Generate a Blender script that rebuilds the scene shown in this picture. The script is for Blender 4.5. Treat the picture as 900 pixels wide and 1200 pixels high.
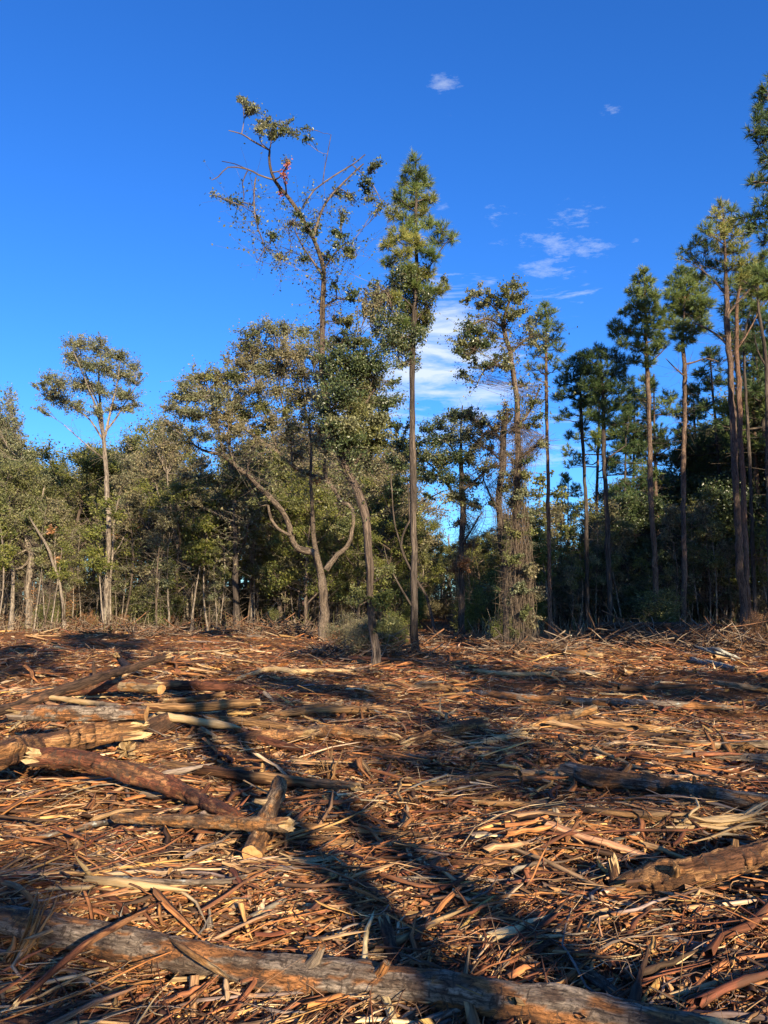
import bpy, math, numpy as np
from mathutils import Vector
for _o in list(bpy.data.objects): bpy.data.objects.remove(_o, do_unlink=True)
scene = bpy.context.scene
COL = scene.collection
rng = np.random.default_rng(11)
R = math.radians

# ------------------------------------------------------------------ camera
CZ = 1.7; F = 900.0; PITCH = math.atan(102/F)
cam = bpy.data.cameras.new('camera'); co = bpy.data.objects.new('camera', cam); COL.objects.link(co)
co.location = (0, 0, CZ); co.rotation_euler = (R(90)+PITCH, 0, 0)
cam.sensor_fit = 'HORIZONTAL'; cam.sensor_width = 36; cam.lens = 36.0
cam.clip_start = 0.05; cam.clip_end = 2000
scene.camera = co
scene.render.resolution_x = 768; scene.render.resolution_y = 1024

# ------------------------------------------------------------------ light
SUN_EL = R(19); SUN_AZ = R(156.3)          # azimuth clockwise from +Y (view direction)
scene.view_settings.view_transform = 'Standard'; scene.view_settings.look = 'None'
scene.view_settings.gamma = 1; scene.view_settings.exposure = 1.35
sd = Vector((math.sin(SUN_AZ)*math.cos(SUN_EL), math.cos(SUN_AZ)*math.cos(SUN_EL), math.sin(SUN_EL)))
sl = bpy.data.lights.new('sun', 'SUN'); sl.energy = 5.0; sl.angle = R(0.55); sl.color = (1, 0.83, 0.58)
so = bpy.data.objects.new('sun', sl); COL.objects.link(so); so.rotation_euler = sd.to_track_quat('Z', 'Y').to_euler()
so.location = (0, -10, 30)

def px_dir(px, py):
    u = (px-450)/F; v = (600-py)/F
    d = Vector((u, math.cos(PITCH)-v*math.sin(PITCH), math.sin(PITCH)+v*math.cos(PITCH)))
    return d.normalized()

def make_world():
    w = bpy.data.worlds.new('World'); scene.world = w; w.use_nodes = True
    nt = w.node_tree; N = nt.nodes; L = nt.links; N.clear()
    out = N.new('ShaderNodeOutputWorld'); bg = N.new('ShaderNodeBackground'); L.new(bg.outputs[0], out.inputs[0])
    bg.inputs[1].default_value = 0.058
    sky = N.new('ShaderNodeTexSky'); sky.sky_type = 'NISHITA'; sky.sun_disc = False
    sky.sun_elevation = SUN_EL; sky.sun_rotation = SUN_AZ; sky.air_density = 1.0; sky.dust_density = 0.3; sky.ozone_density = 2.5
    hs = N.new('ShaderNodeHueSaturation'); hs.inputs['Saturation'].default_value = 1.22; hs.inputs['Value'].default_value = 1.0
    L.new(sky.outputs[0], hs.inputs['Color'])
    ml = N.new('ShaderNodeMix'); ml.data_type = 'RGBA'; ml.blend_type = 'MULTIPLY'; ml.inputs[0].default_value = 1; L.new(hs.outputs[0], ml.inputs[6]); ml.inputs[7].default_value = (.56, 1.04, 1.74, 1)
    tc = N.new('ShaderNodeTexCoord')
    def math_(op, a, b=None, c=None):
        m = N.new('ShaderNodeMath'); m.operation = op
        for i, s in enumerate((a, b, c)):
            if s is None: continue
            if isinstance(s, (int, float)): m.inputs[i].default_value = s
            else: L.new(s, m.inputs[i])
        return m.outputs[0]
    def vm(op, a, b):
        m = N.new('ShaderNodeVectorMath'); m.operation = op
        for i, s in enumerate((a, b)):
            if isinstance(s, tuple): m.inputs[i].default_value = s
            else: L.new(s, m.inputs[i])
        return m
    # thin cirrus: wispy noise gathered into a few banks of cloud at fixed directions of the sky
    no = N.new('ShaderNodeTexNoise'); no.inputs['Scale'].default_value = 8; no.inputs['Detail'].default_value = 7
    no.inputs['Roughness'].default_value = 0.62; no.inputs['Distortion'].default_value = 0.45
    mp = N.new('ShaderNodeMapping'); mp.inputs['Rotation'].default_value = (0, R(10), 0); mp.inputs['Scale'].default_value = (1.1, 1.4, 6.5)
    L.new(tc.outputs['Generated'], mp.inputs[0]); L.new(mp.outputs[0], no.inputs[0])
    no2 = N.new('ShaderNodeTexNoise'); no2.inputs['Scale'].default_value = 26; no2.inputs['Detail'].default_value = 9; no2.inputs['Roughness'].default_value = .72
    mp2 = N.new('ShaderNodeMapping'); mp2.inputs['Rotation'].default_value = (0, R(18), 0); mp2.inputs['Scale'].default_value = (0.6, 1, 1.9)
    L.new(tc.outputs['Generated'], mp2.inputs[0]); L.new(mp2.outputs[0], no2.inputs[0])
    banks = [((505, 425), 95, 90, .9, 0), ((560, 468), 90, 34, .9, 0), ((448, 470), 90, 50, .9, 0), ((510, 385), 50, 40, .6, 0),
             ((656, 280), 60, 42, .62, 1), ((643, 308), 42, 18, .5, 1), ((520, 96), 24, 11, .75, 1), ((527, 130), 15, 10, .45, 1),
             ((718, 131), 12, 8, .36, 1), ((580, 252), 20, 12, .4, 1), ((519, 243), 10, 9, .4, 1), ((745, 280), 12, 6, .3, 1), ((640, 262), 30, 12, .4, 1), ((690, 310), 24, 9, .3, 1),
             ((665, 350), 60, 40, .3, 0), ((620, 520), 80, 60, .45, 0)]
    tots = [None, None]
    for (c, rx, ry, st, fine) in banks:
        d = px_dir(*c)
        sub = vm('SUBTRACT', tc.outputs['Generated'], (d.x, d.y, d.z))
        sc = vm('MULTIPLY', sub.outputs[0], (F/rx, F/((rx+ry)/2), F/ry))
        ln = vm('LENGTH', sc.outputs[0], (0, 0, 0)).outputs['Value']
        g = math_('SUBTRACT', 1.0, math_('MULTIPLY', ln, 0.72)); g = math_('MAXIMUM', g, 0.0)
        g = math_('MULTIPLY', g, st*1.6)
        tots[fine] = g if tots[fine] is None else math_('MAXIMUM', tots[fine], g)
    parts = []
    for g, n_, k in ((tots[0], no, 3.0), (tots[1], no2, 1.9)):
        v = math_('MAXIMUM', math_('SUBTRACT', math_('ADD', n_.outputs[0], math_('MULTIPLY', g, .28)), .665), 0.0)
        parts.append(math_('MULTIPLY', math_('MULTIPLY', v, k), math_('MINIMUM', math_('MULTIPLY', g, 5.0), 1.0)))
    tot = math_('ADD', parts[0], parts[1])
    # a broader faint scatter so that the sky carries on outside the frame
    no3 = N.new('ShaderNodeTexNoise'); no3.inputs['Scale'].default_value = 2.2; no3.inputs['Detail'].default_value = 8; no3.inputs['Roughness'].default_value = .6
    mp3 = N.new('ShaderNodeMapping'); mp3.inputs['Location'].default_value = (3.1, 0, 0); mp3.inputs['Scale'].default_value = (1, 1, 3); L.new(tc.outputs['Generated'], mp3.inputs[0]); L.new(mp3.outputs[0], no3.inputs[0])
    w3 = math_('MULTIPLY', math_('MAXIMUM', math_('SUBTRACT', no3.outputs[0], 0.66), 0.0), 1.2)
    tot = math_('ADD', tot, w3)
    tot = math_('MINIMUM', tot, 0.85)
    mx = N.new('ShaderNodeMix'); mx.data_type = 'RGBA'; L.new(tot, mx.inputs[0]); L.new(ml.outputs[2], mx.inputs[6])
    mx.inputs[7].default_value = (6.2, 6.8, 7.6, 1)
    L.new(mx.outputs[2], bg.inputs[0])
make_world()

# ------------------------------------------------------------------ geometry helpers
def at(px, py, Y):
    u = (px-450)/F; v = (600-py)/F
    dy = math.cos(PITCH)-v*math.sin(PITCH); dz = math.sin(PITCH)+v*math.cos(PITCH)
    t = Y/dy
    return np.array([u*t, Y, CZ+dz*t])
_g = np.random.default_rng(3)
SN = []
for i in range(14): SN.append((_g.uniform(.15, .7), _g.uniform(.3, 1.1), _g.uniform(0, 6.28), .035, 0))
for i in range(14): SN.append((_g.uniform(.5, 1.8)*_g.choice([-1, 1]), _g.uniform(2, 5.5), _g.uniform(0, 6.28), .014, 1))
HEAPS = [(-4.6, 11.2, 2.6, 1.5, .34), (-3.4, 8.0, 1.6, .8, .12), (-2.6, 9.6, 1.6, .7, .16), (3.6, 6.3, 1.6, .5, .16), (-1.9, 4.4, 1.2, .4, .07), (4.6, 8.2, 2.5, .7, .15),
         (1.3, 5.2, 1.2, .5, .08), (0.6, 8.9, 1.2, .5, .14), (5.5, 12, 3, .8, .16), (-12.5, 47, 3, 1.5, .2), (12.2, 31.5, 5, 1.2, .25), (0.5, 13.5, 3, .9, .12), (-6, 19, 4, 1.2, .12)]
def H(x, y):
    x = np.asarray(x, float); y = np.asarray(y, float)
    z = np.zeros(np.broadcast(x, y).shape)
    fade = 1/(1+(np.abs(y)/30)**2)
    for kx, ky, p, a, f in SN: z = z+a*np.sin(kx*x+ky*y+p)*(fade if f else 1)
    z = z*np.clip((y+3)/5, .3, 1)
    z = z+0.02*np.clip(y-40, 0, 30)
    for cx, cy, sx, sy, a in HEAPS: z = z+a*np.exp(-((x-cx)/sx)**2-((y-cy)/sy)**2)
    return z
def ground(px, py, zo=0.0):
    Y = np.concatenate([np.arange(1.5, 12, .02), np.arange(12, 95, .1)])
    u = (px-450)/F; v = (600-py)/F
    dy = math.cos(PITCH)-v*math.sin(PITCH); dz = math.sin(PITCH)+v*math.cos(PITCH)
    t = Y/dy; x = u*t; z = CZ+dz*t
    b = np.nonzero(z < H(x, Y)+zo)[0]
    i = b[0] if len(b) else len(Y)-1
    return np.array([x[i], Y[i], z[i]])
def unproj_r(w, Y):  return w*.5/F*Y*.86

def mk(name, V, Fs, mats=(), mi=None, col=None, lc=None, smooth=True, parent=None, link=True):
    V = np.asarray(V, np.float32).reshape(-1, 3)
    if not isinstance(Fs, (list, tuple)): Fs = [Fs]
    Fs = [np.asarray(f, np.int32) for f in Fs if len(f)]
    me = bpy.data.meshes.new(name)
    me.vertices.add(len(V)); me.vertices.foreach_set('co', V.ravel())
    nl = sum(f.size for f in Fs); nf = sum(len(f) for f in Fs)
    me.loops.add(nl); me.loops.foreach_set('vertex_index', np.concatenate([f.ravel() for f in Fs]))
    me.polygons.add(nf)
    tot = np.concatenate([np.full(len(f), f.shape[1], np.int32) for f in Fs])
    st = np.concatenate([[0], np.cumsum(tot)[:-1]]).astype(np.int32)
    me.polygons.foreach_set('loop_start', st); me.polygons.foreach_set('loop_total', tot)
    if mi is not None: me.polygons.foreach_set('material_index', np.asarray(mi, np.int32))
    me.polygons.foreach_set('use_smooth', np.full(nf, smooth, bool))
    if col is not None:
        a = me.color_attributes.new('Col', 'FLOAT_COLOR', 'POINT')
        c = np.ones((len(V), 4), np.float32); c[:, :3] = col; a.data.foreach_set('color', c.ravel())
    if lc is not None:
        a = me.attributes.new('lc', 'FLOAT_VECTOR', 'POINT'); a.data.foreach_set('vector', np.asarray(lc, np.float32).ravel())
    for m in mats: me.materials.append(m)
    me.update(calc_edges=True)
    o = bpy.data.objects.new(name, me)
    if link: COL.objects.link(o)
    if parent is not None: o.parent = parent
    return o
def unit(a):
    return a/np.maximum(np.linalg.norm(a, axis=-1, keepdims=True), 1e-9)
def tubes(P, Rd, S=6, off=0, flat=None):
    """P (N,K,3) paths, Rd (N,K) radii -> V, quads, lc"""
    P = np.asarray(P, float); Rd = np.asarray(Rd, float)
    n, k, _ = P.shape
    T = unit(np.gradient(P, axis=1))
    mean = unit(P[:, -1]-P[:, 0])
    ref = np.where(np.abs(mean[:, 2:3]) > .75, np.array([[1., 0, 0]]), np.array([[0, 0, 1.]]))[:, None, :]
    A = unit(np.cross(T, np.broadcast_to(ref, T.shape))); B = np.cross(A, T)
    th = np.arange(S)/S*2*np.pi
    c, s = np.cos(th), np.sin(th)
    rr = Rd if Rd.ndim == 3 else Rd[:, :, None]
    fl = np.ones(n) if flat is None else flat
    V = P[:, :, None, :]+(rr*c)[..., None]*A[:, :, None, :]+(rr*s*fl[:, None, None])[..., None]*B[:, :, None, :]
    seg = np.concatenate([np.zeros((n, 1)), np.cumsum(np.linalg.norm(np.diff(P, axis=1), axis=2), axis=1)], axis=1)
    lc = np.empty((n, k, S, 3)); r0 = Rd.max(axis=1)[:, None, None] if Rd.ndim == 2 else Rd.max(axis=(1, 2))[:, None, None]
    lc[..., 0] = c*r0; lc[..., 1] = s*r0; lc[..., 2] = seg[:, :, None]
    lc += rng.uniform(-50, 50, (n, 1, 1, 3))
    i = np.arange(n)[:, None, None]*k*S; j = np.arange(k-1)[None, :, None]*S; q = np.arange(S)[None, None, :]; q2 = (q+1) % S
    Q = np.stack([i+j+q, i+j+q2, i+j+S+q2, i+j+S+q], axis=-1).reshape(-1, 4)+off
    return V.reshape(-1, 3), Q, lc.reshape(-1, 3)
def resample(P, rad, step):
    """Catmull-Rom through the traced points"""
    P = np.asarray(P, float); rad = np.asarray(rad, float)
    if len(P) > 2:
        E = np.vstack([2*P[0]-P[1], P, 2*P[-1]-P[-2]]); out = []; ro = []
        for i in range(len(P)-1):
            m = max(2, int(np.linalg.norm(P[i+1]-P[i])/step)); t = np.linspace(0, 1, m, endpoint=False)[:, None]
            a, b, c, d = E[i], E[i+1], E[i+2], E[i+3]
            out.append(.5*((2*b)+(-a+c)*t+(2*a-5*b+4*c-d)*t**2+(-a+3*b-3*c+d)*t**3)); ro.append(rad[i]+(rad[i+1]-rad[i])*t[:, 0])
        return np.vstack(out+[P[-1:]]), np.concatenate(ro+[rad[-1:]])
    m = max(3, int(np.linalg.norm(P[1]-P[0])/step)+1); t = np.linspace(0, 1, m)[:, None]
    return P[0]+(P[1]-P[0])*t, rad[0]+(rad[1]-rad[0])*t[:, 0]
def tag(o, label=None, cat=None, group=None, kind=None):
    if label: o['label'] = label
    if cat: o['category'] = cat
    if group: o['group'] = group
    if kind: o['kind'] = kind
    return o
def empty(name, loc, label, cat, group=None):
    o = bpy.data.objects.new(name, None); COL.objects.link(o); o.location = loc; o.empty_display_size = .1
    return tag(o, label, cat, group)

# ------------------------------------------------------------------ materials
def newmat(name):
    m = bpy.data.materials.new(name); m.use_nodes = True; nt = m.node_tree; nt.nodes.clear(); return m, nt, nt.nodes, nt.links
def ramp(N, L, fac, stops):
    r = N.new('ShaderNodeValToRGB'); L.new(fac, r.inputs[0]); e = r.color_ramp.elements
    while len(e) < len(stops): e.new(.5)
    for k, (p, c) in enumerate(stops): e[k].position = p; e[k].color = (*c, 1)
    return r.outputs[0]
def noise(N, L, vec, scale, detail=5, rough=.6, sc=None, dist=0):
    n = N.new('ShaderNodeTexNoise'); n.inputs['Scale'].default_value = scale; n.inputs['Detail'].default_value = detail
    n.inputs['Roughness'].default_value = rough; n.inputs['Distortion'].default_value = dist
    if sc:
        mp = N.new('ShaderNodeMapping'); mp.inputs['Scale'].default_value = sc; L.new(vec, mp.inputs[0]); vec = mp.outputs[0]
    L.new(vec, n.inputs[0]); return n.outputs[0]
def mixc(N, L, f, a, b, mode='MIX'):
    m = N.new('ShaderNodeMix'); m.data_type = 'RGBA'; m.blend_type = mode
    for k, s in ((0, f), (6, a), (7, b)):
        if isinstance(s, (int, float)): m.inputs[k].default_value = s
        elif isinstance(s, tuple): m.inputs[k].default_value = (*s, 1)
        else: L.new(s, m.inputs[k])
    return m.outputs[2]
def bsdf(N, L, col, rough=.8, bump=None, bs=.3, bd=.01, spec=.25):
    o = N.new('ShaderNodeOutputMaterial'); b = N.new('ShaderNodeBsdfPrincipled'); L.new(b.outputs[0], o.inputs[0])
    b.inputs['Roughness'].default_value = rough; b.inputs['Specular IOR Level'].default_value = spec
    if isinstance(col, tuple): b.inputs[0].default_value = (*col, 1)
    else: L.new(col, b.inputs[0])
    if bump is not None:
        bn = N.new('ShaderNodeBump'); bn.inputs['Strength'].default_value = bs; bn.inputs['Distance'].default_value = bd
        L.new(bump, bn.inputs['Height']); L.new(bn.outputs[0], b.inputs['Normal'])
    return b
def bark_mat(name, a, b, patch, amt, sx=16., sz=4., bd=.012, lichen=0.):
    """bark of the two tones a-b, flaked off to `patch` wood over the share amt; coordinates run along the stem"""
    m, nt, N, L = newmat(name)
    at_ = N.new('ShaderNodeAttribute'); at_.attribute_name = 'lc'; v = at_.outputs['Vector']
    n1 = noise(N, L, v, 1, 6, .65, (sx, sx, sz)); n2 = noise(N, L, v, 1, 5, .6, (sx*4, sx*4, sz*3))
    c = ramp(N, L, n1, [(.32, a), (.68, b)])
    c = mixc(N, L, .55, c, ramp(N, L, n2, [(.3, tuple(x*.45 for x in a)), (.75, tuple(min(1, x*1.35) for x in b))]))
    if lichen:
        n4 = noise(N, L, v, 1, 4, .6, (14, 14, 10)); c = mixc(N, L, ramp(N, L, n4, [(.60-lichen*.2, (0, 0, 0)), (.66-lichen*.2, (1, 1, 1))]), c, (.42, .42, .36))
    vo = N.new('ShaderNodeTexVoronoi'); vo.feature = 'DISTANCE_TO_EDGE'; vo.inputs['Scale'].default_value = 1; mpv = N.new('ShaderNodeMapping'); mpv.inputs['Scale'].default_value = (sx*1.1, sx*1.1, sz*1.2); L.new(v, mpv.inputs[0]); L.new(mpv.outputs[0], vo.inputs[0])
    n3 = noise(N, L, v, 1, 4, .55, (sx*.35, sx*.35, sz*.55), .6)
    nc = noise(N, L, v, 1, 4, .7, (sx*2.6, sx*2.6, sz*1.1), .3)
    n5 = noise(N, L, v, 1, 4, .6, (40, 40, 4))
    pc = mixc(N, L, n5, tuple(x*.5 for x in patch), tuple(min(1, x*1.35) for x in patch))
    lo = .75-amt*.5
    c = mixc(N, L, ramp(N, L, n3, [(lo-.02, (0, 0, 0)), (lo+.02, (1, 1, 1))]), c, pc)
    c = mixc(N, L, 1.0, c, ramp(N, L, nc, [(.36, (.3, .28, .27)), (.5, (.95, .95, .95)), (.7, (1.3, 1.28, 1.25))]), 'MULTIPLY')
    c = mixc(N, L, .7, c, ramp(N, L, vo.outputs[0], [(.0, (.3, .28, .27)), (.12, (1, 1, 1))]), 'MULTIPLY')
    ad = N.new('ShaderNodeMath'); ad.operation = 'ADD'; L.new(nc, ad.inputs[0]); L.new(n2, ad.inputs[1])
    bsdf(N, L, c, .85, ad.outputs[0], 1.0, bd*1.6); return m
def wood_mat(name, a, b, c3):
    m, nt, N, L = newmat(name)
    at_ = N.new('ShaderNodeAttribute'); at_.attribute_name = 'lc'; v = at_.outputs['Vector']
    n1 = noise(N, L, v, 1, 6, .7, (45, 45, 3.)); n2 = noise(N, L, v, 1, 4, .6, (6, 6, 2.5))
    c = ramp(N, L, n1, [(.25, a), (.5, b), (.8, c3)])
    c = mixc(N, L, ramp(N, L, n2, [(.45, (0, 0, 0)), (.7, (.75, .75, .75))]), c, tuple(x*.4 for x in a))
    bsdf(N, L, c, .75, n1, .9, .006); return m
def end_mat(name):
    m, nt, N, L = newmat(name)
    tc = N.new('ShaderNodeTexCoord'); v = tc.outputs['Object']
    w = N.new('ShaderNodeTexWave'); w.wave_type = 'RINGS'; w.rings_direction = 'SPHERICAL'; w.inputs['Scale'].default_value = 25; w.inputs['Distortion'].default_value = 3; L.new(v, w.inputs[0])
    c = mixc(N, L, w.outputs[0], (.42, .22, .08), (.56, .34, .14)); c = mixc(N, L, noise(N, L, v, 25, 4), c, (.35, .17, .06))
    bsdf(N, L, c, .7, w.outputs[0], .3, .003); return m
def col_mat(name, rough=.8, bs=.8, bark=False):
    """colour of each piece from its own attribute, weathered by grain"""
    m, nt, N, L = newmat(name)
    at_ = N.new('ShaderNodeAttribute'); at_.attribute_name = 'lc'; v = at_.outputs['Vector']
    ca = N.new('ShaderNodeAttribute'); ca.attribute_name = 'Col'
    n1 = noise(N, L, v, 1, 5, .65, (60, 60, 7)); n2 = noise(N, L, v, 1, 3, .6, (9, 9, 4))
    c = mixc(N, L, 1.0, ca.outputs[0], ramp(N, L, n1, [(.34, (.25, .22, .2)), (.5, (.9, .88, .86)), (.68, (1.45, 1.42, 1.38))]), 'MULTIPLY')
    c = mixc(N, L, ramp(N, L, n2, [(.52, (0, 0, 0)), (.60, (.75, .75, .75))]), c, (.065, .034, .02))
    if bark:
        nc = noise(N, L, v, 1, 7, .75, (75, 75, 30), .5); c = mixc(N, L, 1.0, c, ramp(N, L, nc, [(.38, (.28, .26, .25)), (.5, (1, 1, 1)), (.66, (1.5, 1.45, 1.4))]), 'MULTIPLY')
        nd = noise(N, L, v, 1, 5, .6, (14, 14, 34), .8); c = mixc(N, L, ramp(N, L, nd, [(.57, (0, 0, 0)), (.61, (.8, .8, .8))]), c, (.06, .04, .028))
        bsdf(N, L, c, rough, nc, 1.0, .02); return m
    bsdf(N, L, c, rough, n1, bs, .004); return m
def leaf_mat(name, cols, trans=.35, rough=.45, spec=.35):
    m, nt, N, L = newmat(name)
    g = N.new('ShaderNodeNewGeometry'); tc = N.new('ShaderNodeTexCoord')
    c = ramp(N, L, g.outputs['Random Per Island'], [(i/max(1, len(cols)-1), k) for i, k in enumerate(cols)])
    n = noise(N, L, tc.outputs['Object'], .9, 3, .5)
    c = mixc(N, L, 1.0, c, ramp(N, L, n, [(.35, (.72, .78, .75)), (.65, (1.3, 1.22, 1.1))]), 'MULTIPLY')
    o = N.new('ShaderNodeOutputMaterial'); b = N.new('ShaderNodeBsdfPrincipled'); L.new(c, b.inputs[0])
    b.inputs['Roughness'].default_value = rough; b.inputs['Specular IOR Level'].default_value = spec
    t = N.new('ShaderNodeBsdfTranslucent'); L.new(c, t.inputs[0]); mx = N.new('ShaderNodeMixShader'); mx.inputs[0].default_value = trans
    L.new(b.outputs[0], mx.inputs[1]); L.new(t.outputs[0], mx.inputs[2]); L.new(mx.outputs[0], o.inputs[0]); return m

M = {}
M['log_grey'] = bark_mat('mottled_grey_bark', (0.154, 0.105, 0.070), (0.294, 0.231, 0.168), (0.350, 0.154, 0.052), .42, 16, 4, .012, .05)
M['log_tan'] = bark_mat('tan_bark', (0.196, 0.119, 0.063), (0.364, 0.266, 0.154), (0.364, 0.182, 0.063), .55)
M['log_red'] = bark_mat('red_brown_bark', (0.077, 0.025, 0.014), (0.189, 0.070, 0.035), (0.294, 0.133, 0.056), .35)
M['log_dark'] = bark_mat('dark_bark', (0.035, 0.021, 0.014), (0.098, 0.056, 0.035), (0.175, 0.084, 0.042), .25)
M['log_orange'] = bark_mat('stripped_orange_wood', (0.252, 0.119, 0.042), (0.406, 0.231, 0.098), (0.112, 0.049, 0.021), .3, 14, 1.6)
M['log_pale'] = wood_mat('pale_split_wood', (0.252, 0.140, 0.056), (0.434, 0.294, 0.140), (0.532, 0.406, 0.238))
M['log_lichen'] = bark_mat('lichened_bark', (0.154, 0.126, 0.098), (0.315, 0.280, 0.231), (0.224, 0.126, 0.070), .2, 12, 5, .01, .6)
M['end'] = end_mat('sawn_end')
M['trunk_pale'] = bark_mat('pale_trunk_bark', (0.182, 0.140, 0.105), (0.350, 0.294, 0.231), (0.105, 0.077, 0.056), .3, 5, 1.5, .03)
M['trunk_dark'] = bark_mat('dark_trunk_bark', (0.038, 0.029, 0.024), (0.112, 0.087, 0.070), (0.154, 0.119, 0.091), .3, 6, 1.2, .03)
M['trunk_mid'] = bark_mat('brown_trunk_bark', (0.084, 0.059, 0.043), (0.189, 0.140, 0.105), (0.238, 0.182, 0.133), .3, 6, 1.2, .03)
M['trunk_oak'] = bark_mat('oak_bark', (.085, .066, .05), (.25, .19, .14), (.08, .06, .045), .35, 10, 3, .03)
M['trunk_pine'] = bark_mat('plated_pine_bark', (.075, .05, .038), (.19, .13, .098), (.22, .145, .10), .4, 8, 2.6, .03)
M['trunk_pine_red'] = bark_mat('red_pine_bark', (.12, .065, .042), (.27, .16, .105), (.19, .13, .1), .35, 8, 2.6, .03)
M['twig'] = bark_mat('twig_bark', (0.063, 0.049, 0.038), (0.168, 0.133, 0.105), (0.098, 0.070, 0.049), .2, 8, 2, .004)
M['twig_pale'] = bark_mat('pale_twig_bark', (0.168, 0.133, 0.105), (0.315, 0.259, 0.203), (0.098, 0.070, 0.049), .2, 8, 2, .004)
M['vine'] = bark_mat('dead_vine_stems', (0.112, 0.077, 0.056), (0.252, 0.196, 0.140), (0.140, 0.098, 0.070), .2, 8, 2, .004)
M['col'] = col_mat('weathered_wood')
M['hero'] = col_mat('flaking_bark', .85, 1.0, True)
M['straw'] = col_mat('dry_straw', .7, .3)
M['olive'] = leaf_mat('olive_leaves', [(.075, .088, .032), (.15, .16, .06), (.23, .225, .09)], .4)
M['grey'] = leaf_mat('grey_green_leaves', [(.09, .105, .055), (.17, .18, .10), (.25, .245, .14)])
M['brownish'] = leaf_mat('grey_brown_green_leaves', [(.11, .105, .058), (.19, .175, .10), (.27, .225, .13)])
M['dark'] = leaf_mat('dark_glossy_leaves', [(0.027, 0.043, 0.020), (0.056, 0.081, 0.034), (0.111, 0.137, 0.050)], .25, .35, .5)
M['yellow'] = leaf_mat('yellow_green_leaves', [(.08, .10, .028), (.17, .19, .045), (.25, .24, .07)], .45)
M['dead'] = leaf_mat('dead_brown_leaves', [(0.194, 0.088, 0.040), (0.355, 0.178, 0.081), (0.484, 0.257, 0.113)])
M['red'] = leaf_mat('red_leaves', [(.30, .06, .03), (.42, .12, .05), (.30, .14, .05)], .4)
M['pine'] = leaf_mat('pine_needles', [(0.073, 0.121, 0.035), (0.138, 0.194, 0.056), (0.226, 0.250, 0.073)], .3, .5)
M['pine_gold'] = leaf_mat('golden_pine_needles', [(0.129, 0.169, 0.048), (0.242, 0.267, 0.073), (0.387, 0.322, 0.096)], .3, .5)
M['pine_dark'] = leaf_mat('dark_pine_needles', [(0.031, 0.062, 0.027), (0.062, 0.106, 0.037), (0.099, 0.137, 0.043)], .25, .5)

def ground_mat():
    m, nt, N, L = newmat('shredded_litter'); tc = N.new('ShaderNodeTexCoord'); v = tc.outputs['Object']
    n1 = noise(N, L, v, 1, 8, .72, (6, 16, 6), .8); n2 = noise(N, L, v, 1, 6, .6, (.5, .9, .5)); n3 = noise(N, L, v, 1, 6, .75, (30, 70, 30), 1.0)
    c = ramp(N, L, n3, [(.3, (.04, .02, .012)), (.45, (.16, .065, .028)), (.58, (.34, .15, .06)), (.75, (.55, .33, .16))])
    c = mixc(N, L, .45, c, ramp(N, L, n1, [(.3, (.06, .028, .015)), (.5, (.22, .09, .035)), (.72, (.48, .26, .11))]))
    # places where the pale sand shows through
    s1 = noise(N, L, v, 1, 5, .65, (.35, 1.1, .35), .4)
    c = mixc(N, L, ramp(N, L, s1, [(.60, (0, 0, 0)), (.66, (.8, .8, .8))]), c, mixc(N, L, n3, (.22, .15, .11), (.50, .42, .35)))
    c = mixc(N, L, ramp(N, L, n2, [(.5, (0, 0, 0)), (.72, (.5, .5, .5))]), c, (.09, .05, .035))
    ad = N.new('ShaderNodeMath'); ad.operation = 'ADD'; L.new(n1, ad.inputs[0]); L.new(n3, ad.inputs[1])
    bsdf(N, L, c, .9, ad.outputs[0], 1.0, .05, .1); return m
M['ground'] = ground_mat()
def forest_floor_mat():
    m, nt, N, L = newmat('leaf_mould'); tc = N.new('ShaderNodeTexCoord')
    n = noise(N, L, tc.outputs['Object'], 3, 6, .7); c = ramp(N, L, n, [(.3, (.05, .035, .022)), (.7, (.14, .09, .05))])
    bsdf(N, L, c, .9, n, .6, .03, .1); return m

# ------------------------------------------------------------------ ground
def make_ground():
    def axis(lim_lo, lim_hi, c, s0, g):
        a = [c]; s = s0
        while a[-1] < lim_hi: a.append(a[-1]+s); s *= g
        b = [c]; s = s0
        while b[-1] > lim_lo: b.append(b[-1]-s); s *= g
        return np.array(b[:0:-1]+a)
    xs = axis(-600, 600, 0, .08, 1.045); ys = axis(-600, 900, 3.2, .06, 1.035)
    X, Y = np.meshgrid(xs, ys); Z = H(X, Y)
    fine = np.exp(-(Y/14)**2)
    Z = Z+fine*.012*(np.sin(17*X+9*np.sin(11*Y))*np.sin(31*Y+5*np.sin(6*X)))
    nx, ny = len(xs), len(ys)
    i = np.arange(ny-1)[:, None]*nx+np.arange(nx-1)[None, :]
    Q = np.stack([i, i+1, i+nx+1, i+nx], -1).reshape(-1, 4)
    o = mk('ground', np.stack([X, Y, Z], -1), Q, [M['ground']]); tag(o, kind='structure')
make_ground()

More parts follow.
